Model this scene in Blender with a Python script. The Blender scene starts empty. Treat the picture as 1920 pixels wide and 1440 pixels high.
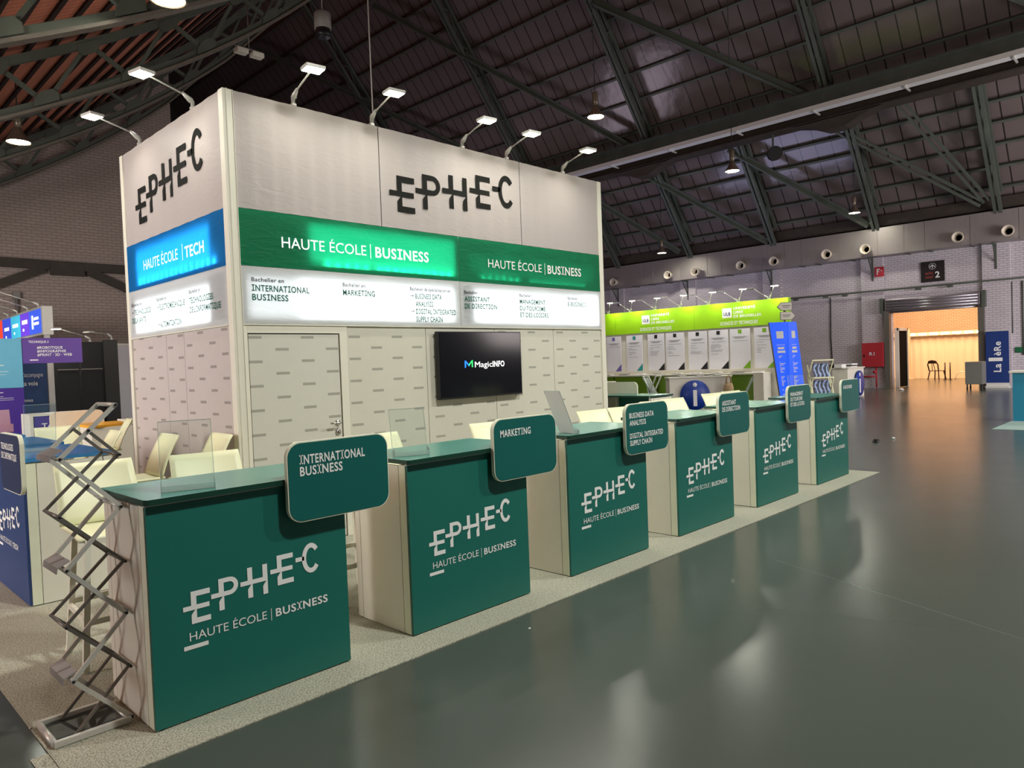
import bpy, bmesh, math, random
from mathutils import Vector, Matrix
random.seed(7)
S = bpy.context.scene
COL = S.collection
PI = math.pi

# ------------------------------------------------------------------ camera
cam_d = bpy.data.cameras.new('camera')
cam_d.sensor_width = 36.0
cam_d.lens = 1351.72 / 1920 * 36.0
cam_d.clip_end = 300
cam = bpy.data.objects.new('camera', cam_d)
COL.objects.link(cam)
cr = Vector((0.698604, -0.714529, -0.037435))
cdn = Vector((-0.046087, 0.007275, -0.998911))
cf = Vector((0.714023, 0.699568, -0.027848))
cam.matrix_world = Matrix(((cr.x, -cdn.x, -cf.x, -1.09523), (cr.y, -cdn.y, -cf.y, -3.33554),
                           (cr.z, -cdn.z, -cf.z, 1.56672), (0, 0, 0, 1)))
S.camera = cam

# ------------------------------------------------------------------ exposure, world
S.view_settings.view_transform = 'Standard'
S.view_settings.look = 'None'
S.view_settings.gamma = 1.0
S.view_settings.use_curve_mapping = False
S.view_settings.exposure = 0.25
W = bpy.data.worlds.new('night')
S.world = W
W.use_nodes = True
W.node_tree.nodes['Background'].inputs[0].default_value = (0.95, 0.9, 0.88, 1)
W.node_tree.nodes['Background'].inputs[1].default_value = 0.10


def light(kind, name, loc, power, color=(1, 1, 1), size=0.2, size_y=None, aim=None, spread=None, blend=0.5, cone=2.4):
    d = bpy.data.lights.new(name, kind)
    d.energy = power
    d.color = color
    if kind == 'AREA':
        d.shape = 'RECTANGLE'
        d.size = size
        d.size_y = size_y or size
        if spread:
            d.spread = spread
    elif kind == 'SPOT':
        d.spot_size = cone
        d.spot_blend = blend
        d.shadow_soft_size = size
    else:
        d.shadow_soft_size = size
    o = bpy.data.objects.new(name, d)
    o.location = loc
    if aim is not None:
        o.rotation_euler = (Vector(aim) - Vector(loc)).to_track_quat('-Z', 'Y').to_euler()
    COL.objects.link(o)
    return o


# high-bay lamps over the aisle, outside the picture; the outermost are added fill
for i, (x, y, p) in enumerate(((2.5, -4.2, 1400), (8.5, -4.4, 1200), (-3.5, -5.0, 800), (15.5, -4.5, 1000), (-3.2, 3.5, 420), (-2.6, -1.2, 1000), (-6.5, -0.5, 1700), (22.5, -4.5, 900))):
    light('SPOT', 'hall_and_fill_light', (x, y, 7.4), p, (1.0, 1.0, 0.93), 0.25, aim=(x, y, 0), cone=2.75, blend=0.6)
# added area fill for roof and walls; the last is hidden behind the booth
light('AREA', 'fill_glow', (16, -9, 3.5), 300, (1.0, 0.88, 0.86), 6.0, 3.0, aim=(25, 8, 13))
light('AREA', 'fill_glow', (24, -8, 3.5), 900, (1.0, 0.93, 0.97), 4.0, 3.0, aim=(31, 6, 6))
light('AREA', 'fill_glow', (-8, 4, 3.0), 1100, (1.0, 0.96, 0.92), 5.0, 3.0, aim=(2.5, 18, 5))
light('AREA', 'fill_glow', (4.3, 7.6, 2.4), 42, (1.0, 0.86, 0.78), 2.0, 2.0, aim=(4.3, 10.5, 8.5))
# added coloured area lights for unseen stands behind the booth and the lime stand
light('AREA', 'fill_glow', (24, 13, 2.2), 170, (0.62, 0.62, 1.0), 3.0, 7.0, aim=(24, 13, 9))
light('AREA', 'fill_glow', (18.5, 23, 2.2), 260, (0.85, 0.7, 0.85), 6.0, 5.0, aim=(18.5, 23, 9))
# the lit hall next door, seen through the roller door
light('AREA', 'side_hall_light', (36.5, 6.5, 5.7), 1250, (1.0, 0.56, 0.3), 6.0, 7.0, aim=(36.5, 6.5, 0))


# ------------------------------------------------------------------ helpers
def lin(c):
    r = []
    for v in c[:3]:
        v = v / 255.0
        r.append(v / 12.92 if v <= 0.04045 else ((v + 0.055) / 1.055) ** 2.4)
    return (r[0], r[1], r[2], 1.0)


def mat(name, rgb, rough=0.5, metal=0.0, spec=0.5, vary=0.08, scale=9.0, bump=0.0, bscale=60.0, emit=None, estr=1.0, stretch=None):
    """Principled surface with a little noise in its colour and, if asked, a noise bump."""
    m = bpy.data.materials.new(name)
    m.use_nodes = True
    nt = m.node_tree
    b = nt.nodes['Principled BSDF']
    b.inputs['Roughness'].default_value = rough
    b.inputs['Metallic'].default_value = metal
    b.inputs['Specular IOR Level'].default_value = spec
    c = lin(rgb)
    tc = nt.nodes.new('ShaderNodeTexCoord')
    mp = nt.nodes.new('ShaderNodeMapping')
    nt.links.new(tc.outputs['Object'], mp.inputs[0])
    if stretch:
        mp.inputs['Scale'].default_value = stretch
    no = nt.nodes.new('ShaderNodeTexNoise')
    no.inputs['Scale'].default_value = scale
    no.inputs['Detail'].default_value = 4
    nt.links.new(mp.outputs[0], no.inputs['Vector'])
    mx = nt.nodes.new('ShaderNodeMix')
    mx.data_type = 'RGBA'
    mx.inputs[6].default_value = tuple(v * (1 - vary) for v in c[:3]) + (1,)
    mx.inputs[7].default_value = tuple(min(1, v * (1 + vary)) for v in c[:3]) + (1,)
    nt.links.new(no.outputs[0], mx.inputs[0])
    nt.links.new(mx.outputs[2], b.inputs['Base Color'])
    if bump:
        n2 = nt.nodes.new('ShaderNodeTexNoise')
        n2.inputs['Scale'].default_value = bscale
        n2.inputs['Detail'].default_value = 5
        nt.links.new(mp.outputs[0], n2.inputs['Vector'])
        bp = nt.nodes.new('ShaderNodeBump')
        bp.inputs['Strength'].default_value = bump
        bp.inputs['Distance'].default_value = 0.02
        nt.links.new(n2.outputs[0], bp.inputs['Height'])
        nt.links.new(bp.outputs[0], b.inputs['Normal'])
    if emit is not None:
        b.inputs['Emission Color'].default_value = lin(emit)
        b.inputs['Emission Strength'].default_value = estr
    return m


def math_node(nt, op, a, b=None):
    n = nt.nodes.new('ShaderNodeMath')
    n.operation = op
    for i, v in enumerate((a, b)):
        if v is None:
            continue
        if isinstance(v, (int, float)):
            n.inputs[i].default_value = v
        else:
            nt.links.new(v, n.inputs[i])
    return n.outputs[0]


def lines_node(nt, coord, period, width, phase=0.0):
    """1 on thin lines every PERIOD along COORD, else 0."""
    a = math_node(nt, 'ADD', coord, phase)
    a = math_node(nt, 'DIVIDE', a, period)
    a = math_node(nt, 'FRACT', a)
    return math_node(nt, 'LESS_THAN', a, width / period)


def separate(nt, kind='Object'):
    tc = nt.nodes.new('ShaderNodeTexCoord')
    sp = nt.nodes.new('ShaderNodeSeparateXYZ')
    nt.links.new(tc.outputs[kind], sp.inputs[0])
    return tc, sp


def mix_colors(nt, fac, a, b):
    mx = nt.nodes.new('ShaderNodeMix')
    mx.data_type = 'RGBA'
    for i, v in ((6, a), (7, b)):
        if isinstance(v, tuple):
            mx.inputs[i].default_value = v
        else:
            nt.links.new(v, mx.inputs[i])
    nt.links.new(fac, mx.inputs[0])
    return mx.outputs[2]


def base_color_socket(m):
    l = m.node_tree.nodes['Principled BSDF'].inputs['Base Color'].links
    return l[0].from_socket


class MB:
    """Collects shapes into one mesh."""

    def __init__(self):
        self.bm = bmesh.new()
        self.mi = 0

    def _mark(self, faces):
        for f in faces:
            f.material_index = self.mi

    def box(self, x0, x1, y0, y1, z0, z1, bevel=0.0, M=None):
        r = bmesh.ops.create_cube(self.bm, size=1.0)
        vs = r['verts']
        for v in vs:
            v.co = Vector(((x0 + x1) / 2 + v.co.x * (x1 - x0), (y0 + y1) / 2 + v.co.y * (y1 - y0), (z0 + z1) / 2 + v.co.z * (z1 - z0)))
        fs = list({f for v in vs for f in v.link_faces})
        self._mark(fs)
        if bevel:
            es = list({e for v in vs for e in v.link_edges})
            r = bmesh.ops.bevel(self.bm, geom=es, offset=bevel, segments=2, affect='EDGES', profile=0.5)
            self._mark(r['faces'])
            vs = list({v for f in r['faces'] for v in f.verts} | {v for v in vs if v.is_valid})
        if M is not None:
            for v in vs:
                v.co = M @ v.co
        return self

    def bar(self, p, q, w, h=None, up=(0, 0, 1)):
        """Rectangular bar from p to q; w across, h along UP."""
        h = h or w
        p, q = Vector(p), Vector(q)
        d = (q - p).normalized()
        u = Vector(up)
        if abs(d.dot(u)) > 0.99:
            u = Vector((0, 1, 0)) if abs(d.y) < 0.9 else Vector((1, 0, 0))
        s = d.cross(u).normalized()
        t = s.cross(d).normalized()
        vs = []
        for a in (p, q):
            for i, j in ((-1, -1), (1, -1), (1, 1), (-1, 1)):
                vs.append(self.bm.verts.new(a + s * (i * w / 2) + t * (j * h / 2)))
        fs = [self.bm.faces.new([vs[k] for k in idx]) for idx in
              ((3, 2, 1, 0), (4, 5, 6, 7), (0, 1, 5, 4), (1, 2, 6, 5), (2, 3, 7, 6), (3, 0, 4, 7))]
        self._mark(fs)
        return self

    def tube(self, pts, r, n=10, caps=True):
        pts = [Vector(p) for p in pts]
        rings = []
        prev = None
        for i, p in enumerate(pts):
            if i == 0:
                d = pts[1] - p
            elif i == len(pts) - 1:
                d = p - pts[i - 1]
            else:
                d = (pts[i + 1] - p).normalized() + (p - pts[i - 1]).normalized()
            d = d.normalized()
            if prev is None:
                a = Vector((0, 0, 1)) if abs(d.z) < 0.9 else Vector((1, 0, 0))
                s = d.cross(a).normalized()
            else:
                s = (prev - d * prev.dot(d)).normalized()
            prev = s
            t = d.cross(s)
            rr = r[i] if isinstance(r, (list, tuple)) else r
            rings.append([self.bm.verts.new(p + (s * math.cos(k * 2 * PI / n) + t * math.sin(k * 2 * PI / n)) * rr) for k in range(n)])
        fs = []
        for a, b in zip(rings, rings[1:]):
            for k in range(n):
                f = self.bm.faces.new((a[k], a[(k + 1) % n], b[(k + 1) % n], b[k]))
                f.smooth = True
                fs.append(f)
        if caps:
            fs.append(self.bm.faces.new(list(reversed(rings[0]))))
            fs.append(self.bm.faces.new(rings[-1]))
        self._mark(fs)
        return self

    def lathe(self, prof, loc=(0, 0, 0), n=24, axis='z', smooth=True):
        """Revolve (radius, height) pairs about an axis through loc."""
        L = Vector(loc)
        rings = []
        for r, h in prof:
            ring = []
            for k in range(n):
                a = k * 2 * PI / n
                c, s = r * math.cos(a), r * math.sin(a)
                v = (c, s, h) if axis == 'z' else (h, c, s) if axis == 'x' else (s, h, c)
                ring.append(self.bm.verts.new(L + Vector(v)))
            rings.append(ring)
        fs = []
        for a, b in zip(rings, rings[1:]):
            for k in range(n):
                f = self.bm.faces.new((a[k], a[(k + 1) % n], b[(k + 1) % n], b[k]))
                f.smooth = smooth
                fs.append(f)
        if prof[0][0] > 1e-6:
            fs.append(self.bm.faces.new(list(reversed(rings[0]))))
        if prof[-1][0] > 1e-6:
            fs.append(self.bm.faces.new(rings[-1]))
        self._mark(fs)
        return self

    def face(self, pts):
        f = self.bm.faces.new([self.bm.verts.new(Vector(p)) for p in pts])
        self._mark([f])
        return self

    def prism(self, pts, o, xd, yd, depth):
        """Outline of 2-D points in the plane (o, xd, yd), given DEPTH along -(xd x yd)."""
        o, xd, yd = Vector(o), Vector(xd), Vector(yd)
        n = xd.cross(yd).normalized()
        a = [self.bm.verts.new(o + xd * x + yd * y) for x, y in pts]
        b = [self.bm.verts.new(o + xd * x + yd * y - n * depth) for x, y in pts]
        fs = [self.bm.faces.new(a), self.bm.faces.new(list(reversed(b)))]
        k = len(pts)
        for i in range(k):
            fs.append(self.bm.faces.new((a[(i + 1) % k], a[i], b[i], b[(i + 1) % k])))
        self._mark(fs)
        return self

    def sheet(self, grid, thick=0.0):
        """Grid of points -> smooth sheet; with THICK it is doubled along its normals."""
        vs = [[self.bm.verts.new(Vector(p)) for p in row] for row in grid]
        fs = []
        for a, b in zip(vs, vs[1:]):
            for i in range(len(a) - 1):
                f = self.bm.faces.new((a[i], a[i + 1], b[i + 1], b[i]))
                f.smooth = True
                fs.append(f)
        self._mark(fs)
        if thick:
            bmesh.ops.recalc_face_normals(self.bm, faces=fs)
            r = bmesh.ops.solidify(self.bm, geom=fs, thickness=thick)
            self._mark([g for g in r['geom'] if isinstance(g, bmesh.types.BMFace)])
        return self

    def build(self, name, m, parent=None, label=None, loc=None):
        bmesh.ops.remove_doubles(self.bm, verts=self.bm.verts, dist=1e-6)
        bmesh.ops.recalc_face_normals(self.bm, faces=self.bm.faces)
        me = bpy.data.meshes.new(name)
        self.bm.to_mesh(me)
        self.bm.free()
        for x in (m if isinstance(m, (list, tuple)) else [m]):
            me.materials.append(x)
        o = bpy.data.objects.new(name, me)
        COL.objects.link(o)
        if parent is not None:
            o.parent = parent
        if label:
            o['label'] = label
        if loc:
            o.location = loc
        return o


def tag(o, label, cat, group=None):
    o['label'] = label
    o['category'] = cat
    if group:
        o['group'] = group
    return o


def thing(name, label, cat, loc=(0, 0, 0), rz=0.0, group=None):
    o = bpy.data.objects.new(name, None)
    o.empty_display_size = 0.1
    COL.objects.link(o)
    o.location = loc
    o.rotation_euler = (0, 0, rz)
    return tag(o, label, cat, group)


def structure(o):
    o['kind'] = 'structure'
    return o


def copy_tree(root, label, loc, rz=0.0):
    """A copy of a thing with copies of its parts and their sub-parts."""
    def rec(o, parent):
        c = o.copy()
        COL.objects.link(c)
        c.parent = parent
        for ch in o.children:
            rec(ch, c)
        return c
    r = rec(root, None)
    r['label'] = label
    r.location = loc
    r.rotation_euler = (0, 0, rz)
    return r


def round_rect(w, h, r, n=7, x0=0.0, y0=0.0):
    pts = []
    for cx, cy, a0 in ((w - r, r, -PI / 2), (w - r, h - r, 0), (r, h - r, PI / 2), (r, r, PI)):
        for k in range(n + 1):
            a = a0 + k * PI / 2 / n
            pts.append((x0 + cx + r * math.cos(a), y0 + cy + r * math.sin(a)))
    return pts


# ------------------------------------------------------------------ lettering
_G = {}


def _text_raw(s, bold):
    cu = bpy.data.curves.new('glyph', 'FONT')
    cu.body = s
    cu.size = 1.0
    cu.resolution_u = 3
    if bold:
        cu.offset = 0.022
    o = bpy.data.objects.new('glyph', cu)
    COL.objects.link(o)
    dg = bpy.context.evaluated_depsgraph_get()
    me = bpy.data.meshes.new_from_object(o.evaluated_get(dg))
    v = [(p.co.x, p.co.y) for p in me.vertices]
    f = [list(p.vertices) for p in me.polygons]
    bpy.data.objects.remove(o)
    bpy.data.curves.remove(cu)
    bpy.data.meshes.remove(me)
    return v, f


def _wid(v):
    return max(p[0] for p in v) - min(p[0] for p in v) if v else 0.0


def glyph(c, bold, slab):
    k = (c, bold, slab)
    if k in _G:
        return _G[k]
    if c == ' ':
        r = ([], [], 0.28)
    elif c == 'I' and slab:
        t = 0.13
        v, f = [], []
        for x0, x1, y0, y1 in ((0.19, 0.19 + t, 0, 0.727), (0.04, 0.47, 0, 0.115), (0.04, 0.47, 0.612, 0.727)):
            i = len(v)
            v += [(x0, y0), (x1, y0), (x1, y1), (x0, y1)]
            f.append([i, i + 1, i + 2, i + 3])
        r = (v, f, 0.52)
    else:
        v, f = _text_raw(c, bold)
        ref = _wid(_text_raw('HH', False)[0])
        adv = _wid(_text_raw('H' + c + 'H', False)[0]) - ref
        r = (v, f, adv + (0.05 if bold else 0.0))
    _G[k] = r
    return r


def lettering(parent, text, cap, o, xd, yd, m, bold=False, slab=False, width=None, name='lettering', spacing=0.0, lift=0.0):
    """Flat printed letters: TEXT with capital height CAP, its baseline starting at O along XD."""
    o, xd, yd = Vector(o), Vector(xd).normalized(), Vector(yd).normalized()
    n = xd.cross(yd)
    sc = cap / 0.727
    x = 0.0
    V, F = [], []
    for c in text:
        v, f, adv = glyph(c, bold, slab)
        i = len(V)
        V += [(x + p[0], p[1]) for p in v]
        F += [[i + k for k in q] for q in f]
        x += adv + spacing
    sx = sc
    if width and V:
        sx = width / (max(p[0] for p in V) - min(p[0] for p in V))
        x_off = min(p[0] for p in V)
        V = [(p[0] - x_off, p[1]) for p in V]
    me = bpy.data.meshes.new(name)
    me.from_pydata([tuple(o + xd * (p[0] * sx) + yd * (p[1] * sc) + n * lift) for p in V], [], F)
    me.materials.append(m)
    ob = bpy.data.objects.new(name, me)
    COL.objects.link(ob)
    ob.parent = parent
    return ob


def logo_polys():
    """The stepped five-letter word mark as 2-D polygons, in metres at counter size."""
    P = []
    t = 0.0245

    def q(x0, x1, y0, y1):
        P.append([(x0, y0), (x1, y0), (x1, y1), (x0, y1)])

    def foot(x, b, w=t):
        top = b + 0.0635
        P.append([(x, b), (x + w, b), (x + w, top), (x + w * 0.75, top), (x + w * 0.3, top - 0.012), (x, top - 0.022)])

    for x, b in ((0.176, 0.432), (0.598, 0.505)):
        w = 0.087
        q(x, x + t, b + 0.085, b + 0.148)
        q(x + t, x + w, b + 0.148 - t, b + 0.148)
        q(x - 0.036, x + w * 0.95, b + 0.0635, b + 0.085)
        foot(x, b)
        q(x + t, x + w, b, b + t)
    x, b = 0.304, 0.459
    q(x, x + t, b + 0.085, b + 0.148)
    q(x - 0.036, x + 0.052, b + 0.0635, b + 0.085)
    q(x + t, x + 0.052, b + 0.1265, b + 0.148)
    cy, ro = b + 0.10575, 0.04225
    ri = ro - 0.0215
    N = 10
    for k in range(N):
        a0, a1 = -PI / 2 + k * PI / N, -PI / 2 + (k + 1) * PI / N
        P.append([(x + 0.052 + ri * math.cos(a0), cy + ri * math.sin(a0)), (x + 0.052 + ro * math.cos(a0), cy + ro * math.sin(a0)),
                  (x + 0.052 + ro * math.cos(a1), cy + ro * math.sin(a1)), (x + 0.052 + ri * math.cos(a1), cy + ri * math.sin(a1))])
    foot(x, b)
    x, b = 0.445, 0.481
    for dx in (0.0, 0.077):
        q(x + dx, x + dx + t, b + 0.085, b + 0.146)
        foot(x + dx, b)
    q(x - 0.036, x + 0.077 + t, b + 0.0635, b + 0.085)
    x, b = 0.735, 0.528
    cx, cy = x + 0.051, b + 0.075
    N = 26
    a0 = math.radians(38)
    tot = math.radians(284)
    for k in range(N):
        u0, u1 = a0 + tot * k / N, a0 + tot * (k + 1) / N
        pts = []
        for (rx, ry), a in (((0.028, 0.052), u0), ((0.051, 0.0765), u0), ((0.051, 0.0765), u1), ((0.028, 0.052), u1)):
            pts.append((cx + rx * math.cos(a), cy + ry * math.sin(a)))
        P.append(pts)
    q(x - 0.036, x + 0.012, cy - 0.006, cy + 0.0155)
    return P


def logo(parent, o, xd, yd, sx, sy, m, x0=0.138, y0=0.432, name='lettering'):
    o, xd, yd = Vector(o), Vector(xd), Vector(yd)
    V, F = [], []
    for p in logo_polys():
        i = len(V)
        V += [tuple(o + xd * ((x - x0) * sx) + yd * ((y - y0) * sy)) for x, y in p]
        F.append([i + k for k in range(len(p))])
    me = bpy.data.meshes.new(name)
    me.from_pydata(V, [], F)
    me.materials.append(m)
    ob = bpy.data.objects.new(name, me)
    COL.objects.link(ob)
    ob.parent = parent
    return ob


def strips(parent, rects, o, xd, yd, m, name='print'):
    """Flat printed rectangles (x0, x1, y0, y1) in one plane."""
    o, xd, yd = Vector(o), Vector(xd).normalized(), Vector(yd).normalized()
    V, F = [], []
    for x0, x1, y0, y1 in rects:
        i = len(V)
        V += [tuple(o + xd * x + yd * y) for x, y in ((x0, y0), (x1, y0), (x1, y1), (x0, y1))]
        F.append([i, i + 1, i + 2, i + 3])
    me = bpy.data.meshes.new(name)
    me.from_pydata(V, [], F)
    me.materials.append(m)
    ob = bpy.data.objects.new(name, me)
    COL.objects.link(ob)
    if parent is not None:
        ob.parent = parent
    return ob


# ------------------------------------------------------------------ materials
M = {}
M['green'] = mat('green laminate', (20, 103, 92), 0.42, vary=0.04)
M['green_sign'] = mat('green sign face', (4, 92, 86), 0.38, vary=0.04)
M['navy'] = mat('navy laminate', (38, 62, 112), 0.42, vary=0.04)
M['navy_sign'] = mat('navy sign face', (36, 48, 84), 0.4, vary=0.04)
M['top_green'] = mat('green top with sheen tone', (56, 142, 124), 0.26, spec=1.0, vary=0.12, scale=3, stretch=(1, 9, 1))  # green lightened so the colour carries the sheen of the lamps
for _m in ('top_green',):
    M[_m].node_tree.nodes['Principled BSDF'].inputs['IOR'].default_value = 1.9
M['top_blue'] = mat('blue counter top', (40, 120, 180), 0.16, spec=0.9, vary=0.12, scale=3, stretch=(1, 9, 1))
M['top_edge'] = mat('counter top edge', (8, 58, 44), 0.4)
M['white_lam'] = mat('white laminate', (226, 222, 208), 0.45, vary=0.03)
M['white_core'] = mat('white board edge', (226, 228, 205), 0.5)
M['alu'] = mat('satin aluminium', (206, 204, 196), 0.35, metal=0.25, vary=0.05)
M['alu_dark'] = mat('grey anodised bar', (124, 120, 114), 0.4, metal=0.6, vary=0.06)
M['rubber'] = mat('black rubber', (22, 22, 22), 0.6)
M['vinyl'] = mat('white vinyl', (235, 235, 232), 0.5, vary=0.02)
M['vinyl_black'] = mat('black vinyl', (26, 26, 24), 0.8, spec=0.15, vary=0.03)
M['plastic_white'] = mat('cream white plastic', (240, 241, 200), 0.4, vary=0.03)
M['plastic_white2'] = mat('white stool leg', (232, 230, 212), 0.4, vary=0.03)
M['black'] = mat('black plastic', (14, 14, 16), 0.4)
M['gap'] = mat('dark gap strip', (20, 20, 18), 0.8)  # near-black for joints and the backing behind the panels
M['chrome'] = mat('brushed steel', (200, 198, 190), 0.22, metal=0.9)
M['steel_dark'] = mat('painted dark green steel', (78, 84, 74), 0.55, vary=0.35, scale=2.0)
M['steel_rust'] = mat('rusty dark steel', (58, 50, 42), 0.6, vary=0.5, scale=3.0)
M['steel_lit'] = mat('steel flange in lit tone', (104, 98, 88), 0.5, vary=0.2)  # lighter tone paints the light caught by the lower chord flanges
M['galv'] = mat('galvanised sheet', (150, 143, 140), 0.4, metal=0.45, vary=0.12, scale=3, stretch=(8, 8, 0.5))
M['tray'] = mat('cable tray sheet', (228, 228, 222), 0.45, metal=0.3, vary=0.1)
M['lens'] = mat('lamp lens', (255, 255, 250), 0.3, emit=(255, 252, 236), estr=40.0)
M['lens_arm'] = mat('arm lamp lens', (255, 255, 250), 0.3, emit=(255, 252, 225), estr=30.0)
M['lens_off'] = mat('unlit lamp lens', (110, 105, 100), 0.3)
M['grey'] = mat('grey sheet', (128, 122, 118), 0.5)
M['lamp_bell'] = mat('lamp bell', (120, 108, 92), 0.35, metal=0.5)


def glass_mat(name, rgb=(1, 1, 1), alpha=0.12, rough=0.03):
    m = bpy.data.materials.new(name)
    m.use_nodes = True
    nt = m.node_tree
    nt.nodes.remove(nt.nodes['Principled BSDF'])
    out = nt.nodes['Material Output']
    tr = nt.nodes.new('ShaderNodeBsdfTransparent')
    tr.inputs[0].default_value = (*rgb, 1)
    gl = nt.nodes.new('ShaderNodeBsdfGlossy')
    gl.inputs['Roughness'].default_value = rough
    fr = nt.nodes.new('ShaderNodeFresnel')
    fr.inputs[0].default_value = 1.49
    df = nt.nodes.new('ShaderNodeBsdfDiffuse')
    df.inputs[0].default_value = (*(0.85 * c for c in rgb), 1)
    m1 = nt.nodes.new('ShaderNodeMixShader')
    m1.inputs[0].default_value = alpha
    nt.links.new(tr.outputs[0], m1.inputs[1])
    nt.links.new(df.outputs[0], m1.inputs[2])
    m2 = nt.nodes.new('ShaderNodeMixShader')
    nt.links.new(fr.outputs[0], m2.inputs[0])
    nt.links.new(m1.outputs[0], m2.inputs[1])
    nt.links.new(gl.outputs[0], m2.inputs[2])
    nt.links.new(m2.outputs[0], out.inputs[0])
    return m


M['acrylic'] = glass_mat('clear acrylic', (0.97, 1.0, 0.985), 0.04)
M['acrylic_edge'] = glass_mat('acrylic edge', (0.88, 0.98, 0.95), 0.3, 0.1)


def fabric_mat(name, rgb, trans=0.5, rough=0.5, wrinkle=0.25, wscale=5.0):
    """Stretched printed cloth: part of the light falling on its back shows through."""
    m = bpy.data.materials.new(name)
    m.use_nodes = True
    nt = m.node_tree
    b = nt.nodes['Principled BSDF']
    c = lin(rgb)
    b.inputs['Base Color'].default_value = c
    b.inputs['Roughness'].default_value = rough
    b.inputs['Specular IOR Level'].default_value = 0.3
    out = nt.nodes['Material Output']
    tl = nt.nodes.new('ShaderNodeBsdfTranslucent')
    tl.inputs[0].default_value = c
    ms = nt.nodes.new('ShaderNodeMixShader')
    ms.inputs[0].default_value = trans
    nt.links.new(b.outputs[0], ms.inputs[1])
    nt.links.new(tl.outputs[0], ms.inputs[2])
    nt.links.new(ms.outputs[0], out.inputs[0])
    tc = nt.nodes.new('ShaderNodeTexCoord')
    mp = nt.nodes.new('ShaderNodeMapping')
    mp.inputs['Scale'].default_value = (1.0, 1.0, 3.0)
    nt.links.new(tc.outputs['Object'], mp.inputs[0])
    no = nt.nodes.new('ShaderNodeTexNoise')
    no.inputs['Scale'].default_value = wscale
    no.inputs['Detail'].default_value = 3
    no.inputs['Distortion'].default_value = 1.2
    nt.links.new(mp.outputs[0], no.inputs['Vector'])
    bp = nt.nodes.new('ShaderNodeBump')
    bp.inputs['Strength'].default_value = wrinkle
    bp.inputs['Distance'].default_value = 0.03
    nt.links.new(no.outputs[0], bp.inputs['Height'])
    nt.links.new(bp.outputs[0], b.inputs['Normal'])
    return m


M['cloth_white'] = fabric_mat('white header cloth', (180, 171, 167), 0.06, wrinkle=0.12)
M['cloth_light'] = fabric_mat('white backlit cloth', (228, 230, 232), 0.5)
M['cloth_green'] = fabric_mat('green backlit cloth', (12, 138, 92), 0.5)
M['cloth_blue'] = fabric_mat('blue backlit cloth', (20, 120, 190), 0.5)
M['ink_green'] = fabric_mat('green ink on cloth', (24, 96, 78), 0.06)
M['ink_dark'] = fabric_mat('dark ink on cloth', (66, 62, 68), 0.06)
M['ink_white'] = mat('white print lit from behind', (240, 242, 242), 0.5, vary=0.02, emit=(240, 255, 250), estr=0.55)

# ================================================================== the hall
XW = 30.83          # inner face of the wall with the roller door
YE = 20.2           # inner face of the brick gable wall
EAVE = 6.7
SLOPE = 1.25


def chord(x):
    """Height of the lower chord of the arched trusses."""
    if x > 8.0:
        return 10.30 + 1.05 * (x - 8.0)
    if x < -2.0:
        return 4.30
    return 0.002 * x ** 3 + 0.004 * x * x + 0.468 * x + 5.257


def vault(x):
    return chord(x) + 1.1


def roof_r(x, d=0.0):
    return EAVE + SLOPE * (XW - x) - d * math.hypot(SLOPE, 1)


# -- floor: dark polished concrete with a few joints
def floor_mat():
    m = mat('polished dark concrete', (74, 81, 74), 0.26, spec=0.5, vary=0.12, scale=0.6)
    nt = m.node_tree
    b = nt.nodes['Principled BSDF']
    tc, sp = separate(nt)
    # a long joint across the aisle
    a = math_node(nt, 'ADD', math_node(nt, 'MULTIPLY', sp.outputs[0], 0.926), math_node(nt, 'MULTIPLY', sp.outputs[1], -0.378))
    j1 = lines_node(nt, a, 7.0, 0.012, 2.8)
    j2 = lines_node(nt, math_node(nt, 'ADD', math_node(nt, 'MULTIPLY', sp.outputs[0], 0.378), math_node(nt, 'MULTIPLY', sp.outputs[1], 0.926)), 9.0, 0.012, 11.0)
    j = math_node(nt, 'MAXIMUM', j1, j2)
    col = mix_colors(nt, math_node(nt, 'MULTIPLY', j, 0.6), base_color_socket(m), lin((96, 100, 92)))
    nt.links.new(col, b.inputs['Base Color'])
    no = nt.nodes.new('ShaderNodeTexNoise')
    no.inputs['Scale'].default_value = 1.7
    no.inputs['Detail'].default_value = 7
    nt.links.new(tc.outputs['Object'], no.inputs['Vector'])
    mr = nt.nodes.new('ShaderNodeMapRange')
    mr.inputs[3].default_value = 0.2
    mr.inputs[4].default_value = 0.25
    nt.links.new(no.outputs[0], mr.inputs[0])
    nt.links.new(mr.outputs[0], b.inputs['Roughness'])
    return m


mb = MB()
mb.box(-14, 46, -16, 52, -0.2, 0.0)
structure(mb.build('floor', floor_mat()))


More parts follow.
